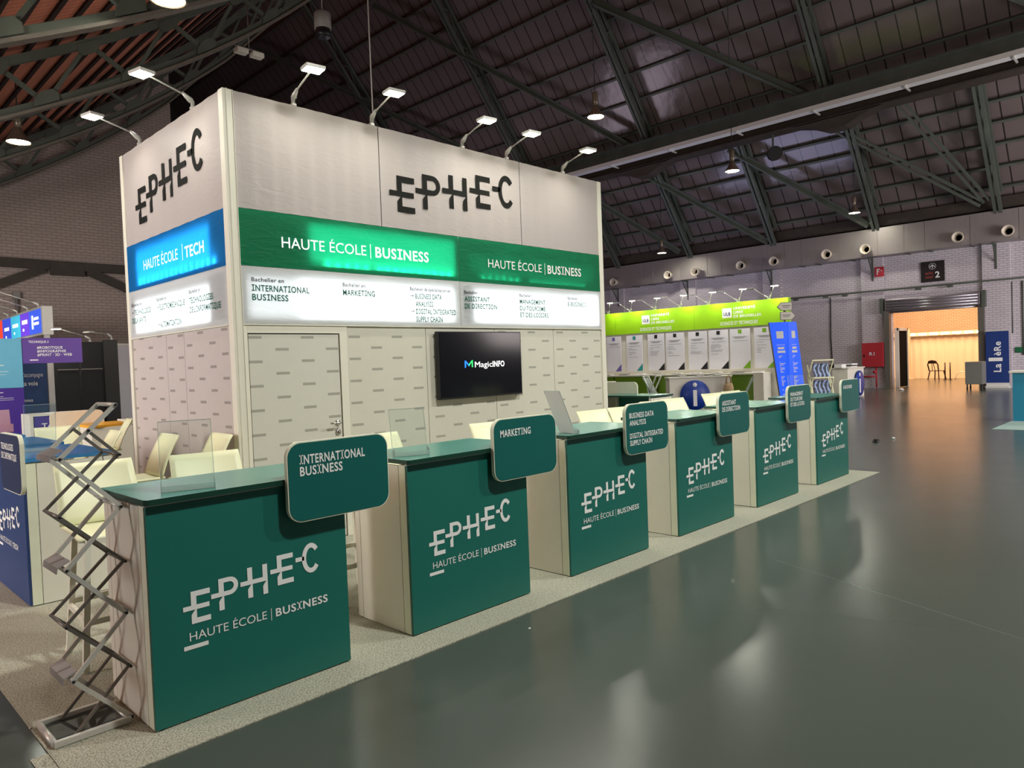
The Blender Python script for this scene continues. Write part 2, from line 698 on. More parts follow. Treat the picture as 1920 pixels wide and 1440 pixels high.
# -- painted brick
def brick_mat(name, rgb, mortar, along='y', bump=0.5):
    m = mat(name, rgb, 0.75, vary=0.12, scale=1.2)
    nt = m.node_tree
    b = nt.nodes['Principled BSDF']
    tc, sp = separate(nt)
    cb = nt.nodes.new('ShaderNodeCombineXYZ')
    nt.links.new(sp.outputs[1 if along == 'y' else 0], cb.inputs[0])
    nt.links.new(sp.outputs[2], cb.inputs[1])
    br = nt.nodes.new('ShaderNodeTexBrick')
    br.inputs['Scale'].default_value = 1.0
    br.inputs['Brick Width'].default_value = 0.24
    br.inputs['Row Height'].default_value = 0.085
    br.inputs['Mortar Size'].default_value = 0.012
    br.inputs['Color1'].default_value = (1, 1, 1, 1)
    br.inputs['Color2'].default_value = (0.8, 0.8, 0.8, 1)
    br.inputs['Mortar'].default_value = (1, 1, 1, 1)
    nt.links.new(cb.outputs[0], br.inputs['Vector'])
    f = math_node(nt, 'MULTIPLY', br.outputs['Fac'], 1.0)
    mulc = nt.nodes.new('ShaderNodeMix')
    mulc.data_type = 'RGBA'
    mulc.blend_type = 'MULTIPLY'
    mulc.inputs[0].default_value = 0.45
    nt.links.new(base_color_socket(m), mulc.inputs[6])
    nt.links.new(br.outputs['Color'], mulc.inputs[7])
    col = mix_colors(nt, f, mulc.outputs[2], lin(mortar))
    nt.links.new(col, b.inputs['Base Color'])
    bp = nt.nodes.new('ShaderNodeBump')
    bp.inputs['Strength'].default_value = bump
    bp.inputs['Distance'].default_value = 0.02
    bp.invert = True
    nt.links.new(br.outputs['Fac'], bp.inputs['Height'])
    nt.links.new(bp.outputs[0], b.inputs['Normal'])
    return m


M['brick_white'] = brick_mat('white painted brick', (206, 198, 202), (168, 160, 166), 'y')
M['brick_brown'] = brick_mat('dusty painted gable brick', (166, 150, 142), (140, 124, 118), 'x')

# wall with the roller door opening (Y 3.05 .. 6.18, up to 3.1)
mb = MB()
mb.box(XW, XW + 0.3, 6.18, 52, 0, 7.4)
mb.box(XW, XW + 0.3, -16, 3.05, 0, 7.4)
mb.box(XW, XW + 0.3, 3.05, 6.18, 3.1, 7.4)
structure(mb.build('wall_right', M['brick_white']))
for yc in (-1.8, 2.5, 6.83, 11.1, 15.4, 19.7):
    mb = MB()
    w = 0.43
    y1 = yc + w
    y0 = yc - w
    if abs(yc - 2.5) < 0.1:
        y1 = 2.95
    mb.box(XW - 0.12, XW - 0.001, y0, y1, 0, 6.6)
    structure(mb.build('pillar', M['brick_white']))
# gable wall behind the stand
mb = MB()
pts = [(-6, 0)] + [(8.0, 0)] + [(x, vault(x)) for x in [8.0 - 0.7 * k for k in range(21)]]
mb.prism(pts, (0, YE, 0), (1, 0, 0), (0, 0, 1), 0.3)
structure(mb.build('wall_end', M['brick_brown']))
M['dark_wall'] = mat('dark far wall', (52, 46, 46), 0.8)
mb = MB()
mb.box(-14, XW, 50, 50.3, 0, 24)
structure(mb.build('wall_back', M['dark_wall']))


# -- roof over the aisle: dark twin-wall sheets in narrow strips
def sheet_mat():
    m = mat('twin wall roof sheet', (112, 100, 97), 0.16, spec=0.6, vary=0.18, scale=0.5)
    nt = m.node_tree
    b = nt.nodes['Principled BSDF']
    tc, sp = separate(nt)
    seam = lines_node(nt, sp.outputs[1], 0.62, 0.045)
    rib = lines_node(nt, sp.outputs[1], 0.05, 0.012)
    col = mix_colors(nt, math_node(nt, 'MULTIPLY', rib, 0.25), base_color_socket(m), lin((50, 48, 48)))
    col = mix_colors(nt, seam, col, lin((46, 41, 40)))
    nt.links.new(col, b.inputs['Base Color'])
    no = nt.nodes.new('ShaderNodeTexNoise')
    no.inputs['Scale'].default_value = 1.3
    nt.links.new(tc.outputs['Object'], no.inputs['Vector'])
    bp = nt.nodes.new('ShaderNodeBump')
    bp.inputs['Strength'].default_value = 0.25
    bp.inputs['Distance'].default_value = 0.05
    nt.links.new(no.outputs[0], bp.inputs['Height'])
    nt.links.new(bp.outputs[0], b.inputs['Normal'])
    return m


XR = 17.94
mb = MB()
mb.prism([(XW + 0.3, roof_r(XW + 0.3)), (XR, roof_r(XR)), (XR, roof_r(XR) + 0.15), (XW + 0.3, roof_r(XW + 0.3) + 0.15)],
         (0, -16, 0), (1, 0, 0), (0, 0, 1), 68)
structure(mb.build('ceiling_right', sheet_mat()))


# -- boarded roof on the arched trusses, with the joists under the boards
def board_mat():
    m = mat('reddish roof boards', (196, 120, 92), 0.7, vary=0.3, scale=1.5, stretch=(4, 0.4, 4))
    nt = m.node_tree
    b = nt.nodes['Principled BSDF']
    tc, sp = separate(nt)
    seam = lines_node(nt, sp.outputs[1], 0.16, 0.02)
    col = mix_colors(nt, math_node(nt, 'MULTIPLY', seam, 0.6), base_color_socket(m), lin((60, 36, 28)))
    nt.links.new(col, b.inputs['Base Color'])
    return m


xs = [-10, -6, -2] + [-1 + 1.0 * k for k in range(9)] + [XR]
mb = MB()
prof = [(x, vault(x)) for x in xs] + [(x, vault(x) + 0.12) for x in reversed(xs)]
mb.prism(prof, (0, -16, 0), (1, 0, 0), (0, 0, 1), 68)
mb.mi = 1
for k in range(38):
    x = -2.0 + 0.43 * k
    z = vault(x)
    mb.box(x - 0.03, x + 0.03, -8, YE - 0.02, z - 0.07, z + 0.02)
structure(mb.build('ceiling_left', [board_mat(), mat('dark joist', (44, 30, 26), 0.8)]))

# -- purlins under the strip roof, along the hall
for x in (30.2, 29.69, 29.15, 28.65, 28.17, 27.65, 26.6, 25.75, 25.05, 24.4, 23.6, 22.8, 22.0, 21.2, 20.3, 19.4, 18.5):
    mb = MB()
    z = roof_r(x, 0.10)
    mb.bar((x, -8, z), (x, 49, z), 0.09, 0.16, up=(-SLOPE, 0, -1))
    structure(mb.build('ceiling_beam', M['steel_dark']))


# -- raking lattice frames under the strip roof
def lattice(yc, x0, x1, name='ceiling_beam'):
    mb = MB()
    n = Vector((SLOPE, 0, 1)).normalized()
    lo0, lo1 = Vector((x0, yc, roof_r(x0, 0.72))), Vector((x1, yc, roof_r(x1, 0.72)))
    hi0, hi1 = Vector((x0, yc, roof_r(x0, 0.2))), Vector((x1, yc, roof_r(x1, 0.2)))
    for dy in (-0.085, 0.085):
        d = Vector((0, dy, 0))
        mb.bar(lo0 + d, lo1 + d, 0.10, 0.14, up=n)
        mb.bar(hi0 + d, hi1 + d, 0.10, 0.14, up=n)
    L = (lo1 - lo0).length
    k = max(2, int(L / 0.9))
    for i in range(k):
        a, c = i / k, (i + 1) / k
        p, q = lo0.lerp(lo1, a), hi0.lerp(hi1, c)
        if i % 2:
            p, q = hi0.lerp(hi1, a), lo0.lerp(lo1, c)
        mb.bar(p, q, 0.06, 0.05, up=n)
    structure(mb.build(name, M['steel_dark']))


for y in (-2.0, 2.3, 6.45, 10.7, 14.85, 19.1, 23.4):
    lattice(y, 30.2, 26.9)
for y in (-1.8, 6.9, 14.65, 22.0, 30.3):
    lattice(y, 26.7, 18.6)


# wind braces in the plane of the lower chords
def brace(p, q, w=0.22, twin=False):
    mb = MB()
    p, q = Vector(p), Vector(q)
    n = Vector((SLOPE, 0, 1)).normalized()
    if twin:
        s = (q - p).cross(n).normalized() * 0.1
        mb.bar(p + s, q + s, 0.07, 0.1, up=n)
        mb.bar(p - s, q - s, 0.07, 0.1, up=n)
    else:
        mb.bar(p, q, w, 0.05, up=n)
        mb.bar(p - n * 0.1, q - n * 0.1, 0.05, 0.2, up=n)
    structure(mb.build('ceiling_beam', M['steel_dark']))


for a, b_ in (((26.35, 7.62), (22.56, 14.41)), ((26.59, 15.18), (19.97, 25.73)), ((24.9, 25.0), (19.09, 36.0)), ((26.4, -0.5), (22.5, 6.6))):
    brace((a[0], a[1], roof_r(a[0], 0.7)), (b_[0], b_[1], roof_r(b_[0], 0.7)), 0.34)
for a, b_, tw in (((29.93, 15.3), (27.0, 19.6), 0), ((30.05, 10.9), (27.2, 15.5), 0), ((30.0, 6.7), (27.15, 11.2), 0),
                  ((29.85, 2.6), (27.1, 4.6), 1), ((29.9, 2.75), (27.2, 7.1), 1)):
    brace((a[0], a[1], roof_r(a[0], 0.7)), (b_[0], b_[1], roof_r(b_[0], 0.7)), 0.3, tw)

# -- the long girder under the roof: upper box, dark lower flange with haunches
XG = 26.2
mb = MB()
mb.box(XG - 0.05, XG + 0.30, -8, 49, 10.62, 11.12)
mb.box(XG - 0.22, XG + 0.42, -8, 49, 11.12, 11.17)
mb.mi = 1
mb.box(XG - 0.2, XG + 0.4, -8, 49, 10.02, 10.08)
mb.box(XG + 0.05, XG + 0.15, -8, 49, 10.08, 10.62)
prof = []
for yc in (-2.0, 6.45, 14.75, 23.2, 31.6):
    pts = [(yc - 1.6, 10.05), (yc - 0.9, 9.88), (yc - 0.35, 9.62), (yc + 0.35, 9.62), (yc + 0.9, 9.88), (yc + 1.6, 10.05)]
    mb.prism(pts, (XG + 0.4, 0, 0), (0, 1, 0), (0, 0, 1), 0.6)
structure(mb.build('trim_1', [M['steel_dark'], M['steel_rust']]))
# eaves beam over the duct
mb = MB()
mb.box(30.35, 30.75, -8, 49, 6.56, 6.98)
structure(mb.build('trim_2', M['steel_rust']))

# cable tray with its hanging wires
t = thing('cable_tray', 'pale perforated cable tray running along the long roof girder', 'cable tray', (25.62, 0, 10.3))
mb = MB()
mb.box(-0.17, 0.17, -8, 40, -0.02, 0.0)
mb.box(-0.19, -0.17, -8, 40, -0.02, 0.14)
mb.box(0.17, 0.19, -8, 40, -0.02, 0.14)
mt = M['tray']
mb.build('channel', mt, t)
for y in range(-2, 40, 3):
    mb = MB()
    mb.bar((-0.2, y, -0.05), (0.45, y, -0.05), 0.05, 0.05)
    mb.tube([(0.19, y, -0.05), (0.32, y, 0.4)], 0.006, 6)
    mb.build('hanger', M['alu'], t)


# -- arched trusses over the gable end
def arch_truss(yc):
    mb = MB()
    nodes_l = [2.47 + 1.45 * k for k in range(-4, 9)]
    nodes_h = [x + 0.725 for x in nodes_l]
    w = 0.10

    def seg(x0, x1, dz, ww, hh, dy=0.0):
        n = 3
        for i in range(n):
            a, c = x0 + (x1 - x0) * i / n, x0 + (x1 - x0) * (i + 1) / n
            mb.bar((a, yc + dy, chord(a) + dz), (c, yc + dy, chord(c) + dz), ww, hh)

    mb.mi = 1
    seg_pts = nodes_l
    for a, c in zip(seg_pts, seg_pts[1:]):
        seg(a, c, -0.08, 0.2, 0.05)
    mb.mi = 0
    for a, c in zip(nodes_l, nodes_l[1:]):
        seg(a, c, 0.0, 0.08, 0.14)
    for a, c in zip(nodes_h, nodes_h[1:]):
        seg(a, c, 0.86, 0.12, 0.14)
    for xl, xh in zip(nodes_l, nodes_h):
        mb.bar((xl, yc, chord(xl)), (xh, yc, chord(xh) + 0.86), 0.07, 0.07)
    for xl, xh in zip(nodes_l[1:], nodes_h):
        mb.bar((xl, yc, chord(xl)), (xh, yc, chord(xh) + 0.86), 0.07, 0.07)
    for x, dz in [(x, 0.08) for x in nodes_l] + [(x, 0.78) for x in nodes_h]:
        z = chord(x) + dz
        sl = (chord(x + 0.1) - chord(x - 0.1)) / 0.2
        k = 1 if dz < 0.4 else -1
        pts = [(-0.2, -0.1 * k), (0.2, -0.1 * k), (0.19, 0.03 * k), (0.1, 0.13 * k), (-0.1, 0.13 * k), (-0.19, 0.03 * k)]
        pts = [(x + u, z + v + u * sl) for u, v in pts]
        if k < 0:
            pts.reverse()
        mb.prism(pts, (0, yc - 0.05, 0), (1, 0, 0), (0, 0, 1), -0.02)
    structure(mb.build('ceiling_beam', [M['steel_dark'], M['steel_lit']]))


for y in (2.8, 7.1, 11.4, 15.7, 19.95):
    arch_truss(y)
# tie and king braces on the gable
mb = MB()
mb.bar((-4, 20.12, 4.87), (7.9, 20.12, 4.82), 0.12, 0.26)
for p, q in (((4.3, 4.72), (0.3, 2.9)), ((5.4, 4.72), (8.0, 3.55))):
    mb.bar((p[0], 20.1, p[1]), (q[0], 20.1, q[1]), 0.1, 0.22)
mb.box(4.45, 5.3, 20.04, 20.12, 4.55, 4.9)
structure(mb.build('ceiling_beam', M['steel_rust']))
t = thing('conduit_pipe', 'thin grey conduit running down the brick gable wall', 'conduit', (3.62, 20.12, 0))
mb = MB()
mb.tube([(0, 0, 3.95), (0, 0, 0.02)], 0.045, 8)
mb.build('pipe', M['grey'], t)
mb = MB()
mb.box(-0.08, 0.08, -0.06, 0.06, 3.85, 4.05)
mb.build('junction_box', M['grey'], t)

# -- ventilation duct along the wall
DX = 30.1
duct = thing('ventilation_duct', 'long boxed sheet metal duct with round nozzles above the roller door', 'duct', (DX, 0, 5.36))
seams = [17.7, 16.99, 15.49, 13.96, 13.24, 11.2, 10.16, 9.43, 7.87, 6.4, 5.42, 4.67, 3.16, 1.66]
mb = MB()
mb.box(0, 0.7, -9, 26, 0, 1.1)
mb.mi = 1
for y in seams:
    mb.box(-0.014, 0.71, y - 0.012, y + 0.012, -0.01, 1.105)
mb.build('casing', [M['galv'], M['grey']], duct)
M['nozzle_rim'] = mat('pale nozzle rim', (216, 206, 186), 0.4)
for y in (19.28, 15.98, 14.48, 12.16, 10.6, 8.32, 6.78, 3.53, 1.97, 0.0):
    mb = MB()
    # barrel stands off the front of the duct, flared rim outside
    mb.lathe([(0.11, 0.0), (0.115, -0.12), (0.17, -0.3), (0.2, -0.31), (0.2, -0.28), (0.15, -0.1), (0.15, 0.0)], (0, y, 0.29), 24, axis='x')
    nz = mb.build('nozzle', M['nozzle_rim'], duct)
    mb = MB()
    mb.lathe([(0.0001, -0.03), (0.105, -0.03)], (0, y, 0.29), 20, axis='x')
    mb.build('nozzle_core', M['black'], nz)
for y in (19.6, 15.39, 11.09, 6.79, 2.5):
    mb = MB()
    mb.bar((0.6, y, -0.02), (0.6, y, -0.95), 0.05, 0.05)
    mb.bar((0.05, y, -0.03), (0.62, y, -0.03), 0.05, 0.05)
    mb.bar((0.1, y, -0.03), (0.6, y, -0.7), 0.04, 0.04)
    mb.build('bracket', M['steel_dark'], duct)
for y in (18.3, 17.3, 16.3, 14.0, 13.0, 9.6, 8.9, 7.5, 5.4, 4.6, 3.2):
    mb = MB()
    mb.bar((0.05, y, -0.02), (0.7, y, -0.02), 0.05, 0.03)
    mb.build('cross_bar', M['steel_dark'], duct)

# -- pipes and conduits on the wall
t = thing('service_pipe', 'long dark pipe crossing the brick wall above the roller door', 'pipe', (XW - 0.2, 0, 4.0))
mb = MB()
mb.tube([(0, 24, 0), (0, -8, 0)], 0.035, 8)
mb.build('pipe', M['steel_dark'], t)
for y in (12.2, 10.0, 8.7, 7.9, 5.1, 4.0, 1.0):
    mb = MB()
    mb.box(-0.04, 0.075, y - 0.1, y + 0.1, -0.12, -0.04)
    mb.build('clamp', M['steel_dark'], t)
t = thing('drop_cable', 'black cable hanging down the white brick wall to a socket box', 'cable', (XW - 0.03, 8.55, 0))
mb = MB()
mb.tube([(0, 0, 3.9), (0, 0.02, 2.2), (0, -0.02, 1.0)], 0.02, 6)
mb.build('cord', M['rubber'], t)
mb = MB()
mb.box(-0.06, 0.02, -0.09, 0.07, 0.82, 1.02)
mb.build('socket_box', M['rubber'], t)
for i, (y, z0, z1, lab) in enumerate(((2.05, 2.0, 3.9, 'thin dark conduit beside the upright above the blue roll up banner'),
                                      (1.72, 1.2, 3.9, 'thin dark conduit ending at the green exit plate'))):
    mb = MB()
    mb.tube([(XW - 0.027, y, z1), (XW - 0.027, y, z0)], 0.025, 6)
    tag(mb.build('conduit_pipe', M['steel_dark']), lab, 'conduit')

# -- roller door
d = bpy.data.objects.new('door_1', None)
COL.objects.link(d)
d.location = (XW, 4.6, 0)
structure(d)
M['shutter'] = mat('roller shutter', (168, 162, 168), 0.3, metal=0.7, vary=0.1)
mb = MB()
mb.box(-0.32, -0.02, -1.62, 1.72, 3.12, 3.6, 0.03)
mb.build('shutter_housing', M['shutter'], d)
mb = MB()
for k in range(5):
    mb.tube([(-0.34 + (0.14 if k > 3 else 0), -1.55, 3.52 - 0.11 * k), (-0.34 + (0.14 if k > 3 else 0), 1.65, 3.52 - 0.11 * k)], 0.045, 10)
mb.build('shutter_slats', M['shutter'], d)
for y in (-1.62, 1.66):
    mb = MB()
    mb.box(-0.3, -0.02, y - 0.1, y + 0.1, 0, 3.15)
    mb.build('guide_rail', M['alu_dark'], d)
for y in (-1.72, 1.82):
    mb = MB()
    mb.box(-0.4, -0.02, y - 0.06, y + 0.06, 3.05, 3.66)
    mb.build('end_plate', M['steel_dark'], d)

# -- the side hall behind the door
M['warm_wall'] = mat('pale side hall wall', (226, 206, 184), 0.7)
mb = MB()
mb.box(42, 42.3, -6, 20, 0, 6)
structure(mb.build('wall_side_hall_end', brick_mat('side hall brick', (226, 200, 176), (180, 150, 130), 'y')))
for y, nm in ((-6.3, 'wall_side_hall_front'), (20.0, 'wall_side_hall_rear')):
    mb = MB()
    mb.box(XW + 0.3, 42.3, y, y + 0.3, 0, 6)
    structure(mb.build(nm, M['warm_wall']))
mb = MB()
mb.box(XW + 0.3, 42.3, -6.3, 20.3, 6.0, 6.2)
structure(mb.build('ceiling_side_hall', M['warm_wall']))
M['drape'] = mat('cream drape', (238, 224, 200), 0.8, vary=0.06, scale=2, stretch=(1, 6, 0.3))
mb = MB()
g = []
for k in range(161):
    y = -2 + 0.075 * k
    x = 41.0 + 0.03 * math.sin(k * 1.3)
    g.append([(x, y, 0.0), (x, y, 2.25)])
mb.sheet(g)
tag(mb.build('drape_wall', M['drape']), 'long cream drape partition in the side hall beyond the roller door', 'drape')
t = thing('light_truss', 'horizontal light bar with rows of round bulbs over the cream drape', 'light bar', (40.85, 0, 2.3))
mb = MB()
mb.box(-0.06, 0.06, -1, 9.2, -0.08, 0.1)
mb.build('bar', M['warm_wall'], t)
M['bulb'] = mat('warm bulb', (255, 240, 210), 0.3, emit=(255, 236, 200), estr=9.0)
for k in range(7):
    for j in range(3):
        mb = MB()
        y = 8.3 - k * 0.52 - j * 0.14
        mb.lathe([(0.0001, -0.08), (0.03, -0.07), (0.042, -0.04), (0.03, -0.01), (0.02, 0.0)], (-0.06, y, 0.0), 10, axis='x')
        mb.build('bulb', M['bulb'], t)
t = thing('drape_post', 'white square post standing in front of the cream drape', 'post', (40.3, 8.15, 0))
mb = MB()
mb.box(-0.05, 0.05, -0.05, 0.05, 0, 2.6)
mb.box(-0.25, 0.25, -0.25, 0.25, 0, 0.04)
mb.build('upright', M['warm_wall'], t)
t = thing('door_leaf', 'black open door leaf in a white frame inside the roller door opening', 'door', (31.25, 6.02, 0))
mb = MB()
mb.box(0.05, 0.98, -0.02, 0.02, 0.02, 2.33)
mb.build('leaf', mat('matt black door leaf', (5, 5, 5), 0.9, spec=0.1), t)
mb = MB()
mb.box(-0.05, 0.05, 0.0, 0.15, 0, 2.45)
mb.box(0.98, 1.06, -0.05, 0.05, 0, 2.45)
mb.box(-0.05, 1.06, -0.05, 0.05, 2.34, 2.45)
mb.build('frame', M['white_lam'], t)

# ================================================================== the stand
BX, BY, BL, BW, BH = 1.595, 2.527, 5.124, 2.547, 3.935
booth = thing('exhibition_booth', 'tall white exhibition booth with backlit blue and green bands behind the green counters', 'booth', (BX, BY, 0.0075))


def dash_mat(name, rgb, dash, axis, u0, z0):
    """Pale panel printed with staggered grey dashes."""
    m = mat(name, rgb, 0.5, vary=0.03)
    nt = m.node_tree
    b = nt.nodes['Principled BSDF']
    tc, sp = separate(nt)
    u = sp.outputs[0 if axis == 'x' else 1]
    z = sp.outputs[2]

    def dashes(du, dz):
        a = math_node(nt, 'FRACT', math_node(nt, 'DIVIDE', math_node(nt, 'ADD', u, -u0 - du + 0.064 + 10.0), 0.5))
        a = math_node(nt, 'LESS_THAN', a, 0.128 / 0.5)
        c = math_node(nt, 'FRACT', math_node(nt, 'DIVIDE', math_node(nt, 'ADD', z, -z0 - dz + 0.012 + 4.2), 0.21))
        c = math_node(nt, 'LESS_THAN', c, 0.024 / 0.21)
        return math_node(nt, 'MULTIPLY', a, c)

    k = math_node(nt, 'MAXIMUM', dashes(0, 0), dashes(0.25, 0.105))
    nt.links.new(mix_colors(nt, k, base_color_socket(m), lin(dash)), b.inputs['Base Color'])
    return m


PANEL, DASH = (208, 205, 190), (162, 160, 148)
post = mat('cream booth profile', (226, 222, 206), 0.45, vary=0.03)
# corner and end posts (full height)
mb = MB()
mb.box(0.0, 0.085, 0.0, 0.085, 0, BH, 0.004)
mb.box(0.085, 0.09, -0.004, 0.05, 0, BH)
mb.box(0.028, 0.04, -0.006, 0.0, 0, BH)
mb.build('corner_post', post, booth)
mb = MB()
mb.box(5.04, BL, 0.0, 0.085, 0, BH, 0.004)
mb.build('corner_post', post, booth)
mb = MB()
mb.box(0.0, 0.085, 2.47, BW, 0, BH, 0.004)
mb.build('corner_post', post, booth)
# plain back and right-hand sides, and a lid so that no light leaks out of the boxes
mb = MB()
mb.box(5.06, BL - 0.01, 0.085, BW, 0, BH - 0.01)
mb.box(0.085, 5.06, BW - 0.06, BW - 0.01, 0, BH - 0.01)
mb.build('rear_panel', M['white_lam'], booth)
mb = MB()
mb.box(0.06, 5.06, 0.06, BW - 0.06, BH - 0.06, BH - 0.03)
mb.build('lid', M['white_lam'], booth)

# lower wall: front
ZP = 1.972
for x0, x1, u0, z0 in ((1.112, 2.055, 0.19, 1.873), (2.062, 3.05, 0.21, 1.873), (3.057, 4.07, 0.427, 1.825), (4.077, 5.035, 0.448, 1.825)):
    mb = MB()
    mb.box(x0, x1, 0.02, 0.05, 0.0, ZP)
    mb.build('wall_panel', dash_mat('dash printed panel', PANEL, DASH, 'x', u0, z0), booth)
mb = MB()
mb.box(0.085, 5.04, 0.05, 0.07, 0.0, 3.9)
mb.box(0.05, 0.07, 0.085, 2.47, 0.0, 3.9)
mb.build('backing', M['gap'], booth)
# door unit
dr = dash_mat('dash printed door', (208, 206, 194), DASH, 'x', 0.19, 1.868)
mb = MB()
mb.box(0.135, 1.012, 0.018, 0.05, 0.01, 1.895)
door = mb.build('door', dr, booth)
mb = MB()
mb.box(0.088, 0.125, 0.01, 0.05, 0, ZP)
mb.box(1.022, 1.104, 0.01, 0.05, 0, ZP)
mb.box(0.1255, 1.0215, 0.01, 0.05, 1.905, ZP)
mb.build('door_frame', post, booth)
mb = MB()
mb.lathe([(0.0001, -0.012), (0.026, -0.012), (0.026, 0.0)], (0.965, 0.018, 1.075), 18, axis='y')
mb.tube([(0.965, 0.006, 1.075), (0.965, -0.04, 1.075), (0.955, -0.05, 1.075), (0.85, -0.05, 1.075)], 0.009, 8)
mb.build('door_handle', M['chrome'], door)
mb = MB()
mb.lathe([(0.0001, -0.012), (0.027, -0.012), (0.027, 0.0)], (0.965, 0.018, 0.985), 18, axis='y')
mb.mi = 1
mb.box(0.961, 0.969, 0.004, 0.008, 0.968, 1.0)
mb.build('lock', [M['chrome'], M['black']], door)
# lower wall: left face (three sheets)
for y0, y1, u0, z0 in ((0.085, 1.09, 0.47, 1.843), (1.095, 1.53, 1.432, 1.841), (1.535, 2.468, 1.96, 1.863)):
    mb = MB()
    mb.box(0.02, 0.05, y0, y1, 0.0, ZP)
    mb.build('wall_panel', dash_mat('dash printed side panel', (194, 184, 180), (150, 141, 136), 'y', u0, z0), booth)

# header cloths
seam = M['gap']
for x0, x1 in ((0.09, 1.553), (1.561, 3.556), (3.564, 5.038)):
    mb = MB()
    n = 24
    mb.sheet([[(x0 + (x1 - x0) * i / n, 0.012 + 0.004 * math.sin(i * 2.1) * (1 if i not in (0, n) else 0), 2.962 + (BH - 2.962) * k / 6) for k in range(7)] for i in range(n + 1)])
    mb.build('header_cloth', M['cloth_white'], booth)
mb = MB()
n = 30
mb.sheet([[(0.012 + 0.003 * math.sin(i * 1.7), 0.088 + 2.38 * i / n, 2.962 + (BH - 2.962) * k / 6) for k in range(7)] for i in range(n + 1)])
mb.build('header_cloth', M['cloth_white'], booth)


# backlit bands: an opaque frame behind the edge of each cloth, a white-lined box and its lamps
def band(side, a0, a1, z0, z1, cloth, lamps, leds, led_w, seedling=0):
    rnd = random.Random(seedling)
    n, k = 30, 8

    def P(u, d, z):
        return (u, d, z) if side == 'x' else (d, u, z)

    g = []
    for i in range(n + 1):
        u = a0 + (a1 - a0) * i / n
        row = []
        for j in range(k + 1):
            e = math.sin(PI * i / n) * math.sin(PI * j / k)
            row.append(P(u, 0.004 + 0.006 * e * math.sin(i * 0.9 + j * 1.7 + seedling), z0 + (z1 - z0) * j / k))
        g.append(row)
    mb = MB()
    mb.sheet(g)
    c = mb.build('backlit_cloth', cloth, booth)
    mb = MB()

    def bx(u0, u1, d0, d1, w0, w1):
        if side == 'x':
            mb.box(u0, u1, d0, d1, w0, w1)
        else:
            mb.box(d0, d1, u0, u1, w0, w1)
    fw = 0.045
    bx(a0, a1, 0.014, 0.044, z0, z0 + fw)
    bx(a0, a1, 0.014, 0.044, z1 - fw, z1)
    bx(a0, a0 + fw, 0.014, 0.044, z0 + fw, z1 - fw)
    bx(a1 - fw, a1, 0.014, 0.044, z0 + fw, z1 - fw)
    mb.build('band_frame', M['alu'], booth)
    base = Vector((BX, BY, 0))
    for u0, u1, w0, w1, p in lamps:
        loc = base + Vector(P((u0 + u1) / 2, 0.047, (w0 + w1) / 2))
        aim = base + Vector(P((u0 + u1) / 2, -1.0, (w0 + w1) / 2))
        d = bpy.data.lights.new('band_lamp', 'AREA')
        d.shape = 'RECTANGLE'
        d.energy = p
        d.color = (0.93, 1.0, 1.0)
        su, sw = u1 - u0, w1 - w0
        o = bpy.data.objects.new('band_lamp', d)
        o.rotation_euler = (aim - loc).to_track_quat('-Z', 'Y').to_euler()
        d.size, d.size_y = su, sw
        o.location = loc
        COL.objects.link(o)
    for u, w, p in leds:
        light('POINT', 'band_led', base + Vector(P(u, 0.04, w)), p, (0.93, 1.0, 1.0), 0.012)
    return c


G0, G1, W0, W1 = 2.478, 2.957, 1.985, 2.474
band('x', 0.092, 2.541, G0, G1, M['cloth_green'],
     [(0.75, 2.48, 2.56, 2.9, 7.0), (1.5, 2.47, 2.54, 2.88, 6.0)],
     [(0.93 + 0.105 * k, 2.545, 0.6) for k in range(5)] + [(1.5 + 0.1 * k, 2.54, 0.6) for k in range(10)], 0, 1)
band('x', 2.549, 5.036, G0, G1, M['cloth_green'], [(2.7, 4.9, 2.6, 2.8, 0.6)],
     [(2.9 + 0.11 * k, 2.545, 0.15) for k in range(6)] + [(3.7 + 0.09 * k, 2.535, 0.12) for k in range(12)] + [(3.3, 2.9, 0.02), (3.45, 2.9, 0.02), (4.5, 2.9, 0.015), (4.75, 2.9, 0.015)], 0, 2)
band('x', 0.092, 2.541, W0, W1, M['cloth_light'], [(0.62, 2.46, 2.05, 2.4, 6.5), (0.15, 0.62, 2.05, 2.4, 0.8)], [], 0, 3)
band('x', 2.549, 5.036, W0, W1, M['cloth_light'], [(2.75, 4.65, 2.05, 2.4, 6.5), (4.65, 4.98, 2.05, 2.4, 2.0)], [], 0, 4)
band('y', 0.088, 2.466, G0, G1, M['cloth_blue'], [(0.4, 2.2, 2.56, 2.88, 9.0)],
     [(0.32 + 0.12 * k, 2.55, 0.6) for k in range(16)], 0, 5)
band('y', 0.088, 2.466, W0, W1, M['cloth_light'], [(0.45, 2.3, 2.04, 2.36, 6.0)], [], 0, 6)
mb = MB()
mb.box(0.088, 5.036, 0.0, 0.05, 1.973, 1.983)
mb.box(0.0, 0.05, 0.088, 2.466, 1.973, 1.983)
mb.build('rail', post, booth)

